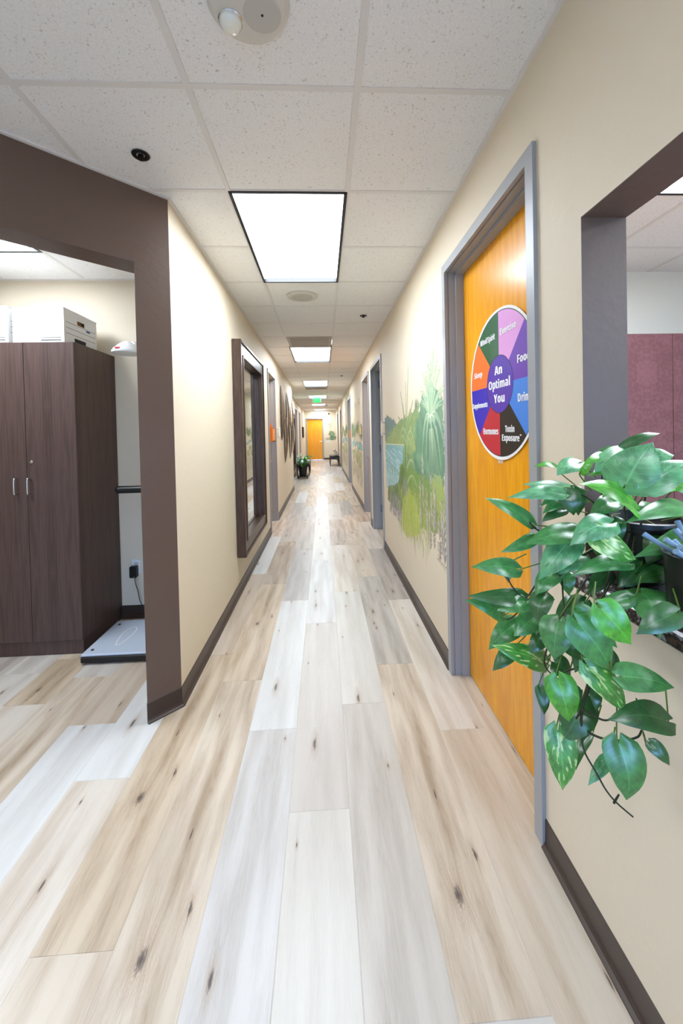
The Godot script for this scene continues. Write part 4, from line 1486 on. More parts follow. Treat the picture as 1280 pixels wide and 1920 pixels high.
func pothos() -> void:
	var o := thing("trailing_pothos", V(0.80, 1.0402, 0.96), "bushy trailing pothos with variegated heart-shaped leaves in a black pot", "plant")
	pothos_root = o
	var st := mb()
	lathe(st, V(0.80, 1.0402, 0.96), [[0.0, 0.0], [0.062, 0.0], [0.066, 0.004], [0.086, 0.150], [0.094, 0.152], [0.096, 0.160], [0.094, 0.172], [0.088, 0.174], [0.086, 0.168], [0.080, 0.150], [0.0, 0.148]], 40)
	build("pot", st, mats.black, o)
	st = mb()
	lathe(st, V(0.80, 1.0402, 0.96), [[0.081, 0.150], [0.05, 0.157], [0.0, 0.160]], 24)
	build("soil", st, mats.soil, o)
	vine([0.701, 1.178, 0.894, 0.656, 1.039, 0.899, 0.567, 0.954, 0.808, 0.555, 0.825, 0.828, 0.554, 0.776, 0.831, 0.557, 0.733, 0.827, 0.571, 0.699, 0.808, 0.581, 0.675, 0.795, 0.593, 0.660, 0.781, 0.612, 0.649, 0.759])
	vine([0.561, 0.780, 0.820, 0.578, 0.783, 0.797, 0.599, 0.798, 0.771, 0.617, 0.819, 0.752, 0.622, 0.836, 0.746, 0.627, 0.807, 0.741])
	vine([0.682, 1.179, 0.896, 0.571, 1.116, 0.908, 0.509, 1.077, 0.914, 0.477, 1.039, 0.917, 0.446, 1.065, 0.920, 0.428, 1.109, 0.922])
	vine([0.682, 1.179, 0.896, 0.596, 1.128, 0.905, 0.521, 1.052, 0.913, 0.494, 1.016, 0.937, 0.473, 0.951, 0.993, 0.464, 0.949, 1.020])
	vine([0.682, 1.179, 0.896, 0.607, 1.064, 0.904, 0.530, 1.009, 0.865, 0.512, 0.891, 0.902, 0.528, 0.864, 0.872])
	vine([0.671, 1.204, 0.898, 0.572, 1.180, 0.908, 0.511, 1.199, 0.914, 0.489, 1.221, 0.916])
	vine([0.573, 1.211, 0.908, 0.562, 1.141, 0.909, 0.564, 1.039, 0.908, 0.535, 1.001, 0.857])
	vine([0.695, 1.191, 0.895, 0.669, 1.064, 0.898, 0.560, 1.042, 0.817, 0.548, 1.011, 0.835])
	vine([0.719, 1.191, 0.893, 0.700, 1.115, 0.894, 0.708, 1.064, 0.894, 0.741, 1.049, 0.890])
	vine([0.731, 1.184, 0.891, 0.717, 1.070, 0.893, 0.778, 1.064, 0.886, 0.824, 1.083, 0.882])
	vine([0.719, 1.197, 0.893, 0.708, 1.254, 0.894, 0.711, 1.307, 0.894])
	vine([0.743, 1.203, 0.890, 0.754, 1.266, 0.889, 0.759, 1.302, 0.889])
	vine([0.683, 1.210, 0.896, 0.635, 1.268, 0.901, 0.592, 1.294, 0.906])
	vine([0.683, 1.210, 0.896, 0.659, 1.268, 0.899, 0.658, 1.331, 0.899])
	vine([0.567, 0.954, 0.808, 0.551, 0.917, 0.833, 0.530, 0.882, 0.868])
	vine([0.563, 0.880, 0.816, 0.551, 0.809, 0.835, 0.536, 0.754, 0.861])
	vine([0.590, 0.656, 0.784, 0.596, 0.680, 0.777])
	vine([0.555, 0.825, 0.828, 0.578, 0.823, 0.797, 0.590, 0.839, 0.781])
	leaf(0.496, 1.218, 0.929, 0.384, 1.287, 0.907, 0.042, 0, 0)
	leaf(0.556, 1.289, 0.904, 0.428, 1.295, 0.882, 0.039, 0, 2)
	leaf(0.608, 1.289, 0.930, 0.474, 1.318, 0.908, 0.037, 0, 2)
	leaf(0.590, 1.335, 0.954, 0.519, 1.360, 0.932, 0.026, 20, 3)
	leaf(0.603, 1.360, 0.900, 0.536, 1.339, 0.878, 0.048, 10, 2)
	leaf(0.582, 1.285, 0.916, 0.506, 1.268, 0.894, 0.027, 0, 0)
	leaf(0.585, 1.244, 0.935, 0.519, 1.224, 0.913, 0.030, 0, 4)
	leaf(0.579, 1.202, 0.869, 0.446, 1.192, 0.847, 0.056, 0, 0)
	leaf(0.569, 1.183, 0.886, 0.479, 1.109, 0.864, 0.069, 0, 2)
	leaf(0.504, 1.179, 0.927, 0.414, 1.156, 0.905, 0.032, 0, 0)
	leaf(0.452, 1.110, 0.915, 0.343, 1.130, 0.893, 0.047, 0, 0)
	leaf(0.444, 1.104, 0.941, 0.437, 1.077, 0.919, 0.025, 0, 4)
	leaf(0.467, 1.040, 0.921, 0.333, 1.061, 0.899, 0.044, 0, 4)
	leaf(0.423, 0.991, 0.936, 0.337, 1.040, 0.914, 0.045, 0, 0)
	leaf(0.469, 1.034, 0.910, 0.397, 1.027, 0.888, 0.046, 0, 0)
	leaf(0.511, 1.049, 0.896, 0.482, 0.995, 0.874, 0.050, 10, 4)
	leaf(0.503, 0.925, 1.016, 0.417, 0.875, 0.994, 0.057, 0, 0)
	leaf(0.532, 0.866, 0.947, 0.406, 0.924, 0.925, 0.056, 0, 1)
	leaf(0.498, 0.843, 1.039, 0.436, 0.804, 1.017, 0.042, 0, 4)
	leaf(0.517, 1.011, 0.848, 0.490, 0.939, 0.826, 0.070, 0, 0)
	leaf(0.502, 0.894, 0.829, 0.513, 0.809, 0.807, 0.064, 0, 3)
	leaf(0.518, 0.806, 0.931, 0.514, 0.755, 0.909, 0.030, 0, 4)
	leaf(0.574, 0.824, 0.860, 0.509, 0.747, 0.838, 0.071, 0, 4)
	leaf(0.513, 0.760, 0.852, 0.510, 0.641, 0.830, 0.064, 0, 1)
	leaf(0.587, 0.743, 0.855, 0.536, 0.692, 0.833, 0.027, 30, 4)
	leaf(0.572, 0.816, 0.744, 0.574, 0.712, 0.722, 0.070, 0, 0)
	leaf(0.614, 0.705, 0.834, 0.555, 0.672, 0.812, 0.027, 0, 2)
	leaf(0.655, 0.866, 0.730, 0.545, 0.881, 0.726, 0.056, 0, 4)
	leaf(0.621, 0.828, 0.725, 0.642, 0.799, 0.703, 0.027, 0, 4)
	leaf(0.553, 0.971, 0.711, 0.642, 0.960, 0.689, 0.049, 0, 0)
	leaf(0.518, 0.966, 0.754, 0.588, 0.880, 0.732, 0.054, 0, 1)
	leaf(0.497, 1.057, 0.754, 0.556, 0.964, 0.732, 0.073, 0, 0)
	leaf(0.510, 1.106, 0.705, 0.557, 1.044, 0.683, 0.060, 0, 3)
	leaf(0.521, 1.059, 0.784, 0.590, 0.994, 0.762, 0.048, 0, 0)
	leaf(0.655, 1.070, 0.818, 0.591, 1.036, 0.849, 0.037, 0, 0)
	leaf(0.711, 1.065, 0.853, 0.655, 1.040, 0.742, 0.082, 0, 0)
	leaf(0.655, 1.090, 0.704, 0.580, 1.055, 0.704, 0.047, 0, 4)
	leaf(0.817, 1.096, 0.880, 0.689, 1.103, 0.842, 0.053, 0, 4)
	leaf(0.668, 1.137, 0.843, 0.538, 1.132, 0.821, 0.041, 0, 0)
	leaf(0.579, 1.212, 0.821, 0.665, 1.162, 0.799, 0.066, 0, 1)
	leaf(0.626, 1.230, 0.834, 0.526, 1.198, 0.812, 0.060, 0, 2)
	leaf(0.666, 1.268, 0.817, 0.549, 1.336, 0.795, 0.059, 0, 3)
	leaf(0.648, 1.319, 0.814, 0.690, 1.411, 0.792, 0.100, 0, 2)
	leaf(0.698, 1.394, 0.879, 0.766, 1.434, 0.857, 0.028, 0, 4)
	leaf(0.744, 1.374, 0.856, 0.777, 1.380, 0.834, 0.048, 0, 2)
	leaf(0.670, 1.318, 0.788, 0.757, 1.377, 0.766, 0.065, 0, 2)
	leaf(0.701, 1.384, 0.870, 0.603, 1.347, 0.848, 0.054, 0, 2)
	leaf(0.645, 1.380, 0.882, 0.584, 1.359, 0.860, 0.021, 0, 3)
	leaf(0.589, 1.342, 0.871, 0.598, 1.363, 0.849, 0.023, 0, 3)
	leaf(0.645, 1.335, 0.874, 0.595, 1.340, 0.852, 0.016, 0, 3)
	leaf(0.855, 1.237, 0.880, 0.645, 1.259, 0.786, 0.054, 0, 0)
	leaf(0.737, 1.263, 0.855, 0.692, 1.243, 0.833, 0.030, 0, 2)
	leaf(0.789, 1.300, 0.859, 0.685, 1.294, 0.837, 0.021, 0, 3)
	leaf(0.806, 1.312, 0.868, 0.833, 1.289, 0.846, 0.035, 0, 3)
	leaf(0.579, 1.291, 0.912, 0.582, 1.239, 0.890, 0.049, 0, 4)
	leaf(0.539, 1.094, 0.907, 0.483, 1.062, 0.885, 0.046, 0, 0)
	leaf(0.585, 1.086, 0.930, 0.581, 1.043, 0.908, 0.037, 0, 0)
	leaf(0.521, 0.968, 0.959, 0.458, 0.936, 0.937, 0.054, 0, 0)
	leaf(0.531, 0.894, 0.889, 0.557, 0.871, 0.867, 0.048, 0, 4)
	leaf(0.847, 1.179, 0.880, 0.675, 1.179, 0.803, 0.057, 0, 0)
	leaf(0.608, 1.293, 0.928, 0.606, 1.235, 0.906, 0.040, 0, 4)
	leaf(0.687, 1.087, 0.922, 0.624, 1.046, 0.900, 0.042, 0, 4)
	leaf(0.535, 0.978, 0.854, 0.581, 0.928, 0.832, 0.057, 0, 4)
	leaf(0.544, 1.123, 0.927, 0.569, 1.072, 0.905, 0.050, 0, 0)
	leaf(0.582, 0.966, 0.850, 0.541, 0.907, 0.828, 0.050, 0, 4)
	leaf(0.676, 1.225, 0.887, 0.671, 1.175, 0.865, 0.048, 0, 4)
	leaf(0.757, 1.314, 0.859, 0.806, 1.339, 0.837, 0.046, 0, 0)
	leaf(0.604, 1.019, 0.919, 0.537, 0.994, 0.897, 0.049, 0, 4)
	leaf(0.590, 0.861, 0.842, 0.581, 0.824, 0.820, 0.025, 0, 4)
	leaf(0.787, 1.192, 0.880, 0.741, 1.123, 0.866, 0.055, 0, 4)
	leaf(0.670, 1.271, 0.879, 0.597, 1.250, 0.857, 0.047, 0, 0)
	leaf(0.644, 1.183, 0.883, 0.655, 1.125, 0.861, 0.052, 0, 0)
	leaf(0.610, 1.140, 0.906, 0.543, 1.106, 0.884, 0.049, 0, 2)
	leaf(0.576, 1.265, 0.929, 0.518, 1.248, 0.907, 0.032, 0, 0)
	leaf(0.619, 1.025, 0.910, 0.557, 0.991, 0.888, 0.051, 0, 4)
	leaf(0.534, 0.928, 0.951, 0.488, 0.896, 0.929, 0.038, 0, 4)
	leaf(0.585, 0.962, 0.803, 0.608, 0.931, 0.781, 0.039, 0, 4)
	leaf(0.736, 1.117, 0.883, 0.667, 1.078, 0.861, 0.052, 0, 4)
	leaf(0.793, 1.154, 0.880, 0.838, 1.114, 0.880, 0.051, 0, 0)
	leaf(0.674, 1.314, 0.883, 0.632, 1.287, 0.861, 0.028, 0, 3)
	leaf(0.555, 0.846, 0.869, 0.559, 0.823, 0.847, 0.035, 0, 4)
	leaf(0.666, 1.368, 0.906, 0.689, 1.400, 0.884, 0.041, 0, 0)
	var second := thing("succulent_pot", V(0.772, 1.0402, 0.752), "small black pot with a dusty blue-grey plant at the frame edge", "plant")
	st = mb()
	lathe(st, V(0.772, 1.0402, 0.752), [[0.0, 0.0], [0.062, 0.0], [0.066, 0.004], [0.074, 0.135], [0.076, 0.14], [0.070, 0.14], [0.068, 0.125], [0.0, 0.125]], 32)
	build("pot", st, mats.black, second)
	var r := RandomNumberGenerator.new()
	r.seed = 9
	for i in 26:
		var a := r.randf() * TAU
		var l := r.randf_range(0.05, 0.085)
		var p0 := V(0.772, 1.165, 0.752) + Vector3(cos(a), 0, sin(a)) * r.randf_range(0.0, 0.04)
		var dir := Vector3(cos(a) * 0.9, r.randf_range(0.3, 1.3), sin(a) * 0.9).normalized()
		st = mb()
		tube(st, PackedVector3Array([p0, p0 + dir * l * 0.35, p0 + dir * l * 0.8, p0 + dir * l]), 0.004, 0.0062, 7)
		build("leaf", st, mats.dusty, second)

var pothos_root: Node3D

func vine(p: Array, r0 := 0.0026, r1 := 0.0016, dark := true) -> void:
	var pts := PackedVector3Array()
	for i in range(0, p.size(), 3): pts.append(V(p[i], p[i + 1], p[i + 2]))
	var st := mb()
	tube(st, smooth_path(pts, 6), r0, r1, 7)
	build("vine", st, mats.stem_dark if dark else mats.stem, pothos_root)

# A heart-shaped leaf from its stalk end to its tip (x, y, D each), so wide, rolled about its midrib.
func leaf(bx: float, by: float, bd: float, tx: float, ty: float, td: float, wide: float, roll: float, kind: int) -> void:
	var a := V(bx, by, bd)
	var b := V(tx, ty, td)
	var L := b - a
	var len := L.length()
	var dir := L / len
	var ref := Vector3(-0.35, 0.62, 0.70).normalized()
	var nrm := (ref - dir * ref.dot(dir)).normalized().rotated(dir, deg_to_rad(roll + rng.randf_range(-9, 9)))
	var side := dir.cross(nrm).normalized()
	var fold := rng.randf_range(0.10, 0.26)
	var droop := rng.randf_range(0.06, 0.18)
	var skew := rng.randf_range(-0.06, 0.06)
	var ruff := rng.randf_range(0.0, TAU)
	var nl := 12
	var nw := 8
	var grid := []
	var uvs := []
	for i in nl + 1:
		var t := float(i) / nl
		var hw: float = wide * 0.5 * pow(sin(PI * pow(clampf(t, 0.0015, 0.999), 0.50)), 0.72) * 1.04
		if t > 0.72: hw *= 1.0 - 0.55 * pow((t - 0.72) / 0.28, 1.4)
		for j in nw + 1:
			var u := (float(j) / nw - 0.5) * 2.0
			var along := t - sin(absf(u) * PI * 0.62) * pow(1.0 - t, 3.0) * 0.19
			var lat := u * hw + skew * len * sin(PI * t)
			var z := absf(u) * hw * fold * (1.2 - t) - droop * len * (t * t) + sin(PI * t) * len * droop * 0.9
			z -= hw * 0.22 * u * u
			z += sin(t * 9.0 + u * 2.0 + ruff) * wide * 0.014 * absf(u)
			grid.append(a + dir * along * len + side * lat + nrm * z)
			uvs.append(Vector2(u * 0.5 + 0.5, t))
	var st := mb()
	st.set_smooth_group(0)
	for i in nl:
		for j in nw:
			var q := [i * (nw + 1) + j, i * (nw + 1) + j + 1, (i + 1) * (nw + 1) + j + 1, (i + 1) * (nw + 1) + j]
			for t in [0, 1, 2, 0, 2, 3]:
				st.set_uv(uvs[q[t]])
				st.add_vertex(grid[q[t]])
	st.index()
	st.generate_normals()
	var o := build("leaf", st, mats.leaves[kind], pothos_root)
	# its stalk leaves the blade and bends back toward the pot
	var back := (V(0.78, 1.20, 0.95) - a)
	var rl := minf(back.length(), 0.055)
	var sp := mb()
	tube(sp, smooth_path(PackedVector3Array([a + nrm * 0.001, a - dir * 0.012 - nrm * 0.006, a - dir * 0.022 - nrm * 0.012 + back.normalized() * rl]), 4), 0.0013, 0.0017, 6)
	build("stalk", sp, mats.stem, o)

func ceiling_things() -> void:
	# emergency speaker with a glassy eye
	var c := V(-0.187, H, 1.168)
	var o := thing("ceiling_detector", c, "round off-white ceiling device with grey grille and shiny glass eye", "ceiling device")
	var st := mb()
	lathe(st, c, [[0.0, 0.016], [0.085, 0.016], [0.107, 0.013], [0.117, 0.006], [0.119, 0.0]], 48, Vector3.DOWN)
	build("body", st, mats.plastic, o)
	st = mb()
	lathe(st, V(-0.150, H - 0.016, 1.185), [[0.0, 0.0025], [0.050, 0.0025], [0.055, 0.0]], 40, Vector3.DOWN)
	var g := build("grille", st, mats.grille, o)
	st = mb()
	lathe(st, V(-0.150, H - 0.0185, 1.185), [[0.0, 0.002], [0.003, 0.0015], [0.004, 0.0]], 12, Vector3.DOWN)
	build("screw", st, mats.bronze, g)
	st = mb()
	lathe(st, V(-0.246, H - 0.014, 1.205), [[0.036, 0.0], [0.037, 0.004], [0.034, 0.007], [0.032, 0.006]], 28, Vector3.DOWN)
	build("eye_rim", st, mats.steel, o)
	st = mb()
	lathe(st, V(-0.246, H - 0.016, 1.205), [[0.033, 0.0], [0.031, 0.011], [0.024, 0.021], [0.012, 0.027], [0.0, 0.029]], 28, Vector3.DOWN)
	build("eye_dome", st, mats.lens, o)
	# ceiling speaker
	c = V(-0.160, H, 3.62)
	o = thing("ceiling_speaker", c, "round white ceiling speaker just beyond the nearest corridor light panel", "speaker")
	st = mb()
	lathe(st, c, [[0.096, 0.008], [0.12, 0.007], [0.138, 0.003], [0.14, 0.0]], 48, Vector3.DOWN)
	build("rim", st, mats.plastic, o)
	st = mb()
	lathe(st, c, [[0.0, 0.009], [0.08, 0.008], [0.096, 0.006], [0.096, 0.0]], 40, Vector3.DOWN)
	build("grille", st, mats.grille, o)
	# sprinklers
	var lab := ["dark bronze sprinkler head in the tile above the brown wall", "dark bronze sprinkler head in a tile left of the jungle mural", "tiny sprinkler head further along the corridor ceiling"]
	var at := [V(-0.778, H, 1.804), V(0.462, H, 4.22), V(0.435, H, 8.6)]
	for i in 3:
		c = at[i]
		o = thing("sprinkler", c, lab[i], "sprinkler", "ceiling sprinklers")
		st = mb()
		lathe(st, c, [[0.018, 0.002], [0.030, 0.004], [0.036, 0.003], [0.038, 0.0]], 28, Vector3.DOWN)
		build("escutcheon", st, mats.bronze, o)
		st = mb()
		lathe(st, c, [[0.012, 0.0], [0.011, 0.006], [0.006, 0.008], [0.005, 0.014], [0.0, 0.014]], 16, Vector3.DOWN)
		for s in [-1, 1]: tube(st, PackedVector3Array([c + Vector3(s * 0.010, -0.004, 0), c + Vector3(s * 0.013, -0.010, 0), c + Vector3(s * 0.006, -0.017, 0)]), 0.002, 0.002, 6)
		build("frame_arms", st, mats.bronze, o)
		st = mb()
		lathe(st, c + Vector3.DOWN * 0.016, [[0.0, 0.0], [0.014, 0.0], [0.015, 0.002], [0.0, 0.003]], 20, Vector3.DOWN)
		build("deflector", st, mats.bronze, o)
	# return grilles, one tile each
	var vent_labels := ["grey perforated air grille filling one tile before a light panel", "grey air grille just beyond the light panel before the exit sign"]
	var i := 0
	for d0 in [5.11, 10.61]:
		o = thing("air_grille", V(-0.151, H, d0 + T / 2), vent_labels[i], "vent", "grey ceiling air grilles")
		i += 1
		st = mb()
		var x0 := -0.456
		var m := flat(Color(0.66, 0.645, 0.62), 0.6)
		box(st, x0 + 0.008, x0 + T - 0.008, H - 0.001, H + 0.012, d0 + 0.008, d0 + 0.05, 0.001)
		box(st, x0 + 0.008, x0 + T - 0.008, H - 0.001, H + 0.012, d0 + T - 0.05, d0 + T - 0.008, 0.001)
		box(st, x0 + 0.008, x0 + 0.05, H - 0.001, H + 0.012, d0 + 0.05, d0 + T - 0.05, 0.001)
		box(st, x0 + T - 0.05, x0 + T - 0.008, H - 0.001, H + 0.012, d0 + 0.05, d0 + T - 0.05, 0.001)
		build("frame", st, m, o)
		for k in 13:
			st = mb()
			obox(st, V(x0 + T / 2, H + 0.006, d0 + 0.07 + k * 0.0392), Basis(Vector3.RIGHT, 0.08), Vector3(T - 0.1, 0.003, 0.0365))
			build("slat", st, m, o)
		st = mb()
		box(st, x0 + 0.01, x0 + T - 0.01, H + 0.03, H + 0.034, d0 + 0.01, d0 + T - 0.01)
		build("backing", st, mats.grille, o)
	# exit sign
	var e0 := V(-0.175, 2.59, 13.3)
	o = thing("exit_sign", e0, "glowing green EXIT sign hanging from the corridor ceiling", "sign")
	st = mb()
	box(st, -0.31, -0.04, 2.488, 2.672, 13.30, 13.35, 0.004)
	build("housing", st, mats.white, o)
	st = mb()
	box(st, -0.30, -0.05, 2.497, 2.663, 13.294, 13.30)
	var gm := flat(Color(0.10, 0.70, 0.28), 0.5)
	gm.emission_enabled = true
	gm.emission = Color(0.10, 0.86, 0.30)
	gm.emission_energy_multiplier = EXIT_GLOW
	build("green_face", st, gm, o)
	lettering("lettering", "EXIT", V(-0.175, 2.575, 13.292), Vector3.RIGHT, Vector3.UP, 0.135, flat(Color(0.02, 0.40, 0.16), 0.5), o, 0.95, 800, 0.002)
	st = mb()
	box(st, -0.235, -0.115, 2.672, H, 13.305, 13.345, 0.003)
	build("canopy", st, mats.white, o)
	var gl := OmniLight3D.new()
	gl.name = "sign_light"
	gl.light_color = Color(0.15, 0.9, 0.35)
	gl.light_energy = 0.02
	gl.light_size = 0.05
	gl.omni_range = 30.0
	gl.omni_attenuation = 2.0
	gl.shadow_enabled = true
	o.add_child(gl)
	gl.position = Vector3(0, 0, 0.06)
	# small fitting on a thin white drop rod
	o = thing("hanging_marker", V(0.12, 2.5, 15.0), "small blue-grey plate on a thin white rod past the exit sign", "sign")
	st = mb()
	box(st, 0.07, 0.20, 2.50, 2.525, 14.98, 15.12, 0.003)
	build("plate", st, flat(Color(0.36, 0.38, 0.55), 0.5), o)
	st = mb()
	tube(st, PackedVector3Array([V(0.12, 2.52, 15.05), V(0.12, H, 15.05)]), 0.006, 0.006)
	build("rod", st, mats.white, o)
	# dark camera on the end wall
	o = thing("wall_camera", V(0.34, 2.52, DE - 0.05), "small dark security camera high on the far end wall", "camera")
	st = mb()
	lathe(st, V(0.34, 2.52, DE), [[0.045, 0.0], [0.045, 0.03], [0.038, 0.06], [0.022, 0.078], [0.0, 0.085]], 20, V(0, 0, -1))
	build("dome", st, mats.black, o)

func bench(x0: float, x1: float, d0: float, d1: float, label: String) -> void:
	var o := thing("bench", V((x0 + x1) / 2, 0, (d0 + d1) / 2), label, "bench", "dark wooden corridor benches")
	var st := mb()
	box(st, x0, x1, 0.375, 0.425, d0, d1, 0.008)
	build("seat", st, mats.ebony, o)
	st = mb()
	box(st, x0 + 0.02, x1 - 0.02, 0.425, 0.455, d0 + 0.02, d1 - 0.02, 0.012)
	build("seat_pad", st, flat(Color(0.22, 0.185, 0.18), 0.45), o)
	st = mb()
	for d in [d0 + 0.012, d1 - 0.032]: box(st, x0 + 0.03, x1 - 0.03, 0.31, 0.376, d, d + 0.02, 0.002)
	for x in [x0 + 0.012, x1 - 0.032]: box(st, x, x + 0.02, 0.31, 0.376, d0 + 0.03, d1 - 0.03, 0.002)
	build("apron", st, mats.ebony, o)
	for x in [x0 + 0.005, x1 - 0.055]:
		for d in [d0 + 0.005, d1 - 0.055]:
			st = mb()
			var a := V(x, 0.376, d)
			var lo := 0.012
			var q := []
			for k in [[0, 0], [0.05, 0], [0.05, 0.05], [0, 0.05]]: q.append(V(x + k[0], 0.376, d + k[1]))
			var w := []
			for k in [[lo, lo], [0.05 - lo, lo], [0.05 - lo, 0.05 - lo], [lo, 0.05 - lo]]: w.append(V(x + k[0], 0.0, d + k[1]))
			var outs := [V(0, 0, -1), V(1, 0, 0), V(0, 0, 1), V(-1, 0, 0)]
			for k in 4: face(st, [q[k], q[(k + 1) % 4], w[(k + 1) % 4], w[k]], outs[k])
			face(st, w, Vector3.DOWN)
			build("leg", st, mats.ebony, o)

func far_things() -> void:
	bench(0.262, 0.70, 17.2, 18.35, "dark bench against the mural wall with a striped cushion on it")
	# striped cushion leaning on the wall
	var c := V(0.55, 0.60, 17.40)
	var o := thing("striped_cushion", c, "white and dark striped cushion leaning on the wall above the bench", "cushion")
	var b := Basis(Vector3.BACK, -0.85)
	var st := mb()
	var n := 10
	var grid := func(u: float, v: float, s: float) -> Vector3:
		var e: float = pow(maxf(0.0, (1.0 - pow(absf(u), 3.0)) * (1.0 - pow(absf(v), 3.0))), 0.5)
		return c + b * Vector3(u * 0.19, s * e * 0.055, v * 0.22)
	for s in [-1.0, 1.0]:
		for i in n:
			for j in n:
				var u0 := -1.0 + 2.0 * i / n
				var u1 := -1.0 + 2.0 * (i + 1) / n
				var v0 := -1.0 + 2.0 * j / n
				var v1 := -1.0 + 2.0 * (j + 1) / n
				face(st, [grid.call(u0, v0, s), grid.call(u1, v0, s), grid.call(u1, v1, s), grid.call(u0, v1, s)], b * Vector3(0, s, 0))
	build("pillow", st, flat(Color(0.80, 0.80, 0.80), 0.9), o)
	for k in 3:
		st = mb()
		var v := -0.6 + 0.55 * k
		for i in n:
			var u0 := -1.0 + 2.0 * i / n
			var u1 := -1.0 + 2.0 * (i + 1) / n
			face(st, [grid.call(v, u0, 1.02) + b.y * 0.001, grid.call(v + 0.22, u0, 1.02) + b.y * 0.001, grid.call(v + 0.22, u1, 1.02) + b.y * 0.001, grid.call(v, u1, 1.02) + b.y * 0.001], b.y)
		build("stripe", st, flat(Color(0.16, 0.16, 0.19), 0.9), o)
	bench(-0.93, -0.47, 13.45, 14.6, "dark bench behind the potted plant in the recess")
	# plant on a wheeled stand
	o = thing("plant_caddy", V(-0.68, 0, 12.9), "low dark plant stand on casters under the black pot", "plant stand")
	st = mb()
	for k in 4: box(st, -0.86 + k * 0.095, -0.86 + k * 0.095 + 0.075, 0.055, 0.073, 12.72, 13.08, 0.003)
	build("slats", st, mats.ebony, o)
	st = mb()
	for d in [12.76, 13.0]: box(st, -0.86, -0.50, 0.037, 0.055, d, d + 0.04, 0.002)
	build("cross_bars", st, mats.ebony, o)
	for q in [[-0.83, 12.78], [-0.53, 12.78], [-0.83, 13.02], [-0.53, 13.02]]:
		st = mb()
		lathe(st, V(q[0] - 0.01, 0.018, q[1]), [[0.0, 0.0], [0.018, 0.0], [0.018, 0.02], [0.0, 0.02]], 16, Vector3.RIGHT)
		tube(st, PackedVector3Array([V(q[0], 0.018, q[1]), V(q[0], 0.039, q[1])]), 0.006, 0.006)
		build("caster", st, mats.black, o)
	o = thing("potted_plant", V(-0.68, 0.073, 12.9), "leafy green plant in a black pot in the corridor recess", "plant")
	st = mb()
	lathe(st, V(-0.68, 0.0735, 12.9), [[0.0, 0.0], [0.108, 0.0], [0.115, 0.01], [0.150, 0.275], [0.165, 0.28], [0.167, 0.305], [0.155, 0.305], [0.145, 0.27], [0.0, 0.265]], 36)
	build("pot", st, mats.black, o)
	var r := RandomNumberGenerator.new()
	r.seed = 4
	for i in 46:
		var a := TAU * i / 46.0 * 5.0 + r.randf()
		var reach := r.randf_range(0.10, 0.30)
		var hi := r.randf_range(0.12, 0.42)
		var p0 := V(-0.68, 0.34, 12.9) + Vector3(cos(a), 0, sin(a)) * 0.05
		var p1 := p0 + Vector3(cos(a) * reach * 0.4, hi * 0.9, sin(a) * reach * 0.4)
		var p2 := p1 + Vector3(cos(a) * reach * 0.75, r.randf_range(-0.12, 0.10), sin(a) * reach * 0.75)
		p1.x = maxf(p1.x, -0.84)
		p2.x = maxf(p2.x, -0.86)
		st = mb()
		tube(st, smooth_path(PackedVector3Array([p0, p0.lerp(p1, 0.6), p1]), 3), 0.004, 0.003, 5)
		build("stalk", st, mats.stem, o)
		st = mb()
		var dir := (p2 - p1)
		var sd := dir.cross(Vector3.UP).normalized()
		var up := sd.cross(dir).normalized()
		var w := r.randf_range(0.03, 0.055)
		for k in 6:
			var t0 := k / 6.0
			var t1 := (k + 1) / 6.0
			var w0 := w * pow(sin(PI * clampf(t0, 0.02, 0.98)), 0.8)
			var w1 := w * pow(sin(PI * clampf(t1, 0.02, 0.98)), 0.8)
			var m0 := p1 + dir * t0 - up * t0 * t0 * 0.06
			var m1 := p1 + dir * t1 - up * t1 * t1 * 0.06
			for s in [-1.0, 1.0]:
				face(st, [m0, m0 + sd * s * w0 + up * 0.012, m1 + sd * s * w1 + up * 0.012, m1], up)
		build("leaf", st, mats.leaves[[0, 3, 4, 2][i % 4]], o)
	for i in 2:
		var p0 := V(-0.80 + i * 0.04, 0.62 + i * 0.1, 12.85)
		st = mb()
		tube(st, PackedVector3Array([V(-0.70, 0.34, 12.9), p0]), 0.004, 0.003, 5)
		lathe(st, p0, [[0.002, 0.0], [0.018, 0.03], [0.022, 0.06], [0.012, 0.10], [0.0, 0.13]], 12, Vector3(0.2, 1, 0).normalized())
		build("white_flower", st, mats.white, o)
	# small picture by the end door
	o = thing("dark_picture", V(XA, 1.3, 19.3), "small dark framed picture on the wall near the far door", "picture")
	st = mb()
	box(st, XA + 0.002, XA + 0.07, 1.26, 1.78, 18.9, 19.7, 0.004)
	build("frame", st, mats.ebony, o)
	st = mb()
	box(st, XA + 0.066, XA + 0.073, 1.31, 1.73, 18.95, 19.65)
	build("print", st, mats.walnut, o)
	# switch plate on the end wall
	o = thing("switch_plate", V(0.28, 0.99, DE), "white wide switch plate below the small palm mural", "light switch")
	st = mb()
	box(st, 0.17, 0.39, 0.925, 1.045, DE - 0.008, DE, 0.002)
	build("cover_plate", st, mats.white, o)
	for k in 3:
		st = mb()
		box(st, 0.20 + k * 0.063, 0.234 + k * 0.063, 0.952, 1.018, DE - 0.012, DE - 0.008, 0.001)
		build("rocker", st, mats.plastic, o)

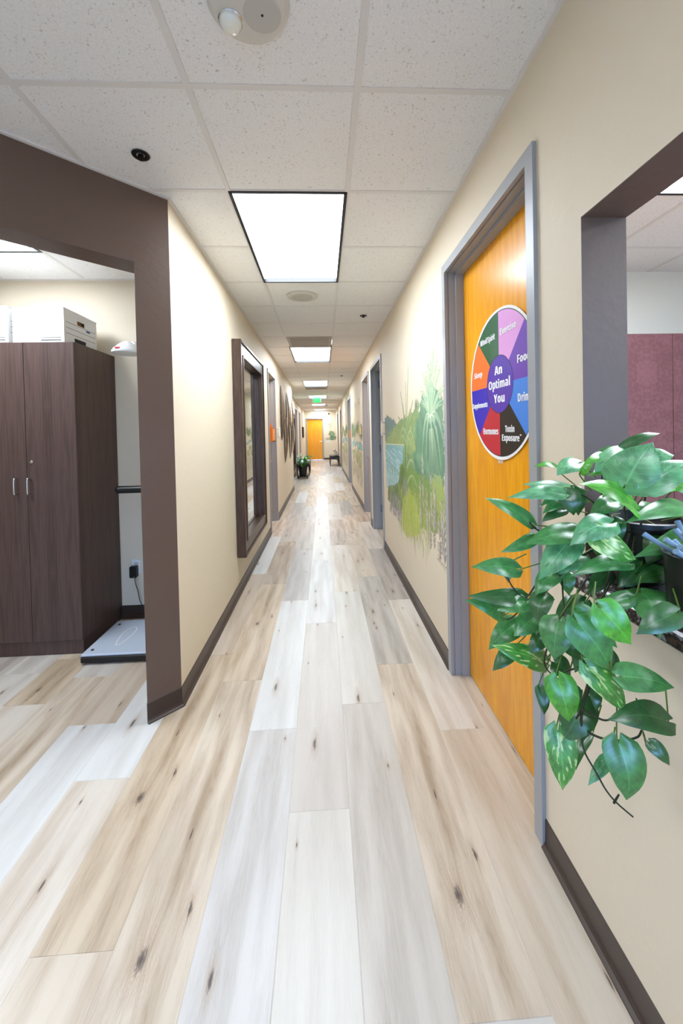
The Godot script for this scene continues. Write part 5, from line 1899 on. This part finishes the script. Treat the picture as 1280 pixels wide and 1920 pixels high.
func wall_things() -> void:
	wheel_poster()
	wall_mirror("wall_mirror", XL, 3.53, 4.86, 0.35, 2.30, "tall mirror in a deep dark wood frame nearest the camera")
	wall_mirror("wall_mirror", XA, 12.0, 13.2, 0.30, 2.10, "dark framed mirror in the recess above the potted plant")
	stave(7.55, 1.335, 2.37, 0.42, mats.stave, "first carved stave after the door, hung high")
	stave(8.15, 0.878, 1.91, 0.42, mats.stave, "carved stave hung low, its tip lowest of all")
	stave(8.74, 1.32, 2.36, 0.42, mats.stave, "second high-hung carved stave, middle of the group")
	stave(9.36, 0.885, 1.915, 0.42, mats.stave, "second low-hung carved stave, further from the door")
	stave(9.85, 1.32, 2.36, 0.24, mats.stave, "last high carved stave by the wall corner")
	stave(10.12, 0.95, 1.95, 0.20, mats.stave_pale, "palest carved stave at the very end of the wall")
	file_pocket(XL - 0.096, 1.0, 6.18, 6.50, 1.33, "orange wooden paper pocket on the door beside the tall mirror")
	file_pocket(XR + 0.096, -1.0, 10.62, 10.94, 1.30, "orange wooden paper pocket across from the carved staves")
	clear_sign(XL, 1.0, 6.92, 1.47, "clear sign on standoffs beside the door with orange pocket")
	clear_sign(XR, -1.0, 4.66, 1.49, "clear sign on standoffs at the jungle mural's far edge")
	clear_sign(XR, -1.0, 7.40, 1.49, "clear sign on standoffs over the near edge of the bay mural")
	clear_sign(XR, -1.0, 15.1, 1.49, "tiny clear sign on standoffs before the far bench")
	outlet(XL, 0.36, 9.40, V(0, 0, -1), Vector3.RIGHT, "white wall outlet low under the carved staves")
	mural(jungle_mural(), V(XR - 0.0012, 0.30, 4.74), V(0, 0, -2.42), Vector3.UP * 1.85, Vector3.LEFT, "jungle mural with pale plant, bay and lavender beside the orange door")
	mural(bay_mural(3, 2.75, 3), V(XR - 0.0012, 0.35, 10.1), V(0, 0, -2.75), Vector3.UP * 1.95, Vector3.LEFT, "hazy bay mural with turquoise water beyond the second grey doorway")
	mural(bay_mural(8, 3.3, 2), V(XR - 0.0012, 0.35, 15.1), V(0, 0, -3.3), Vector3.UP * 1.95, Vector3.LEFT, "faint mural strip after the doorway with orange pocket")
	mural(palm_mural(), V(0.10, 0.95, DE - 0.0012), Vector3.RIGHT * 0.62, Vector3.UP * 1.3, V(0, 0, -1), "small painted palm and bushes on the far end wall")
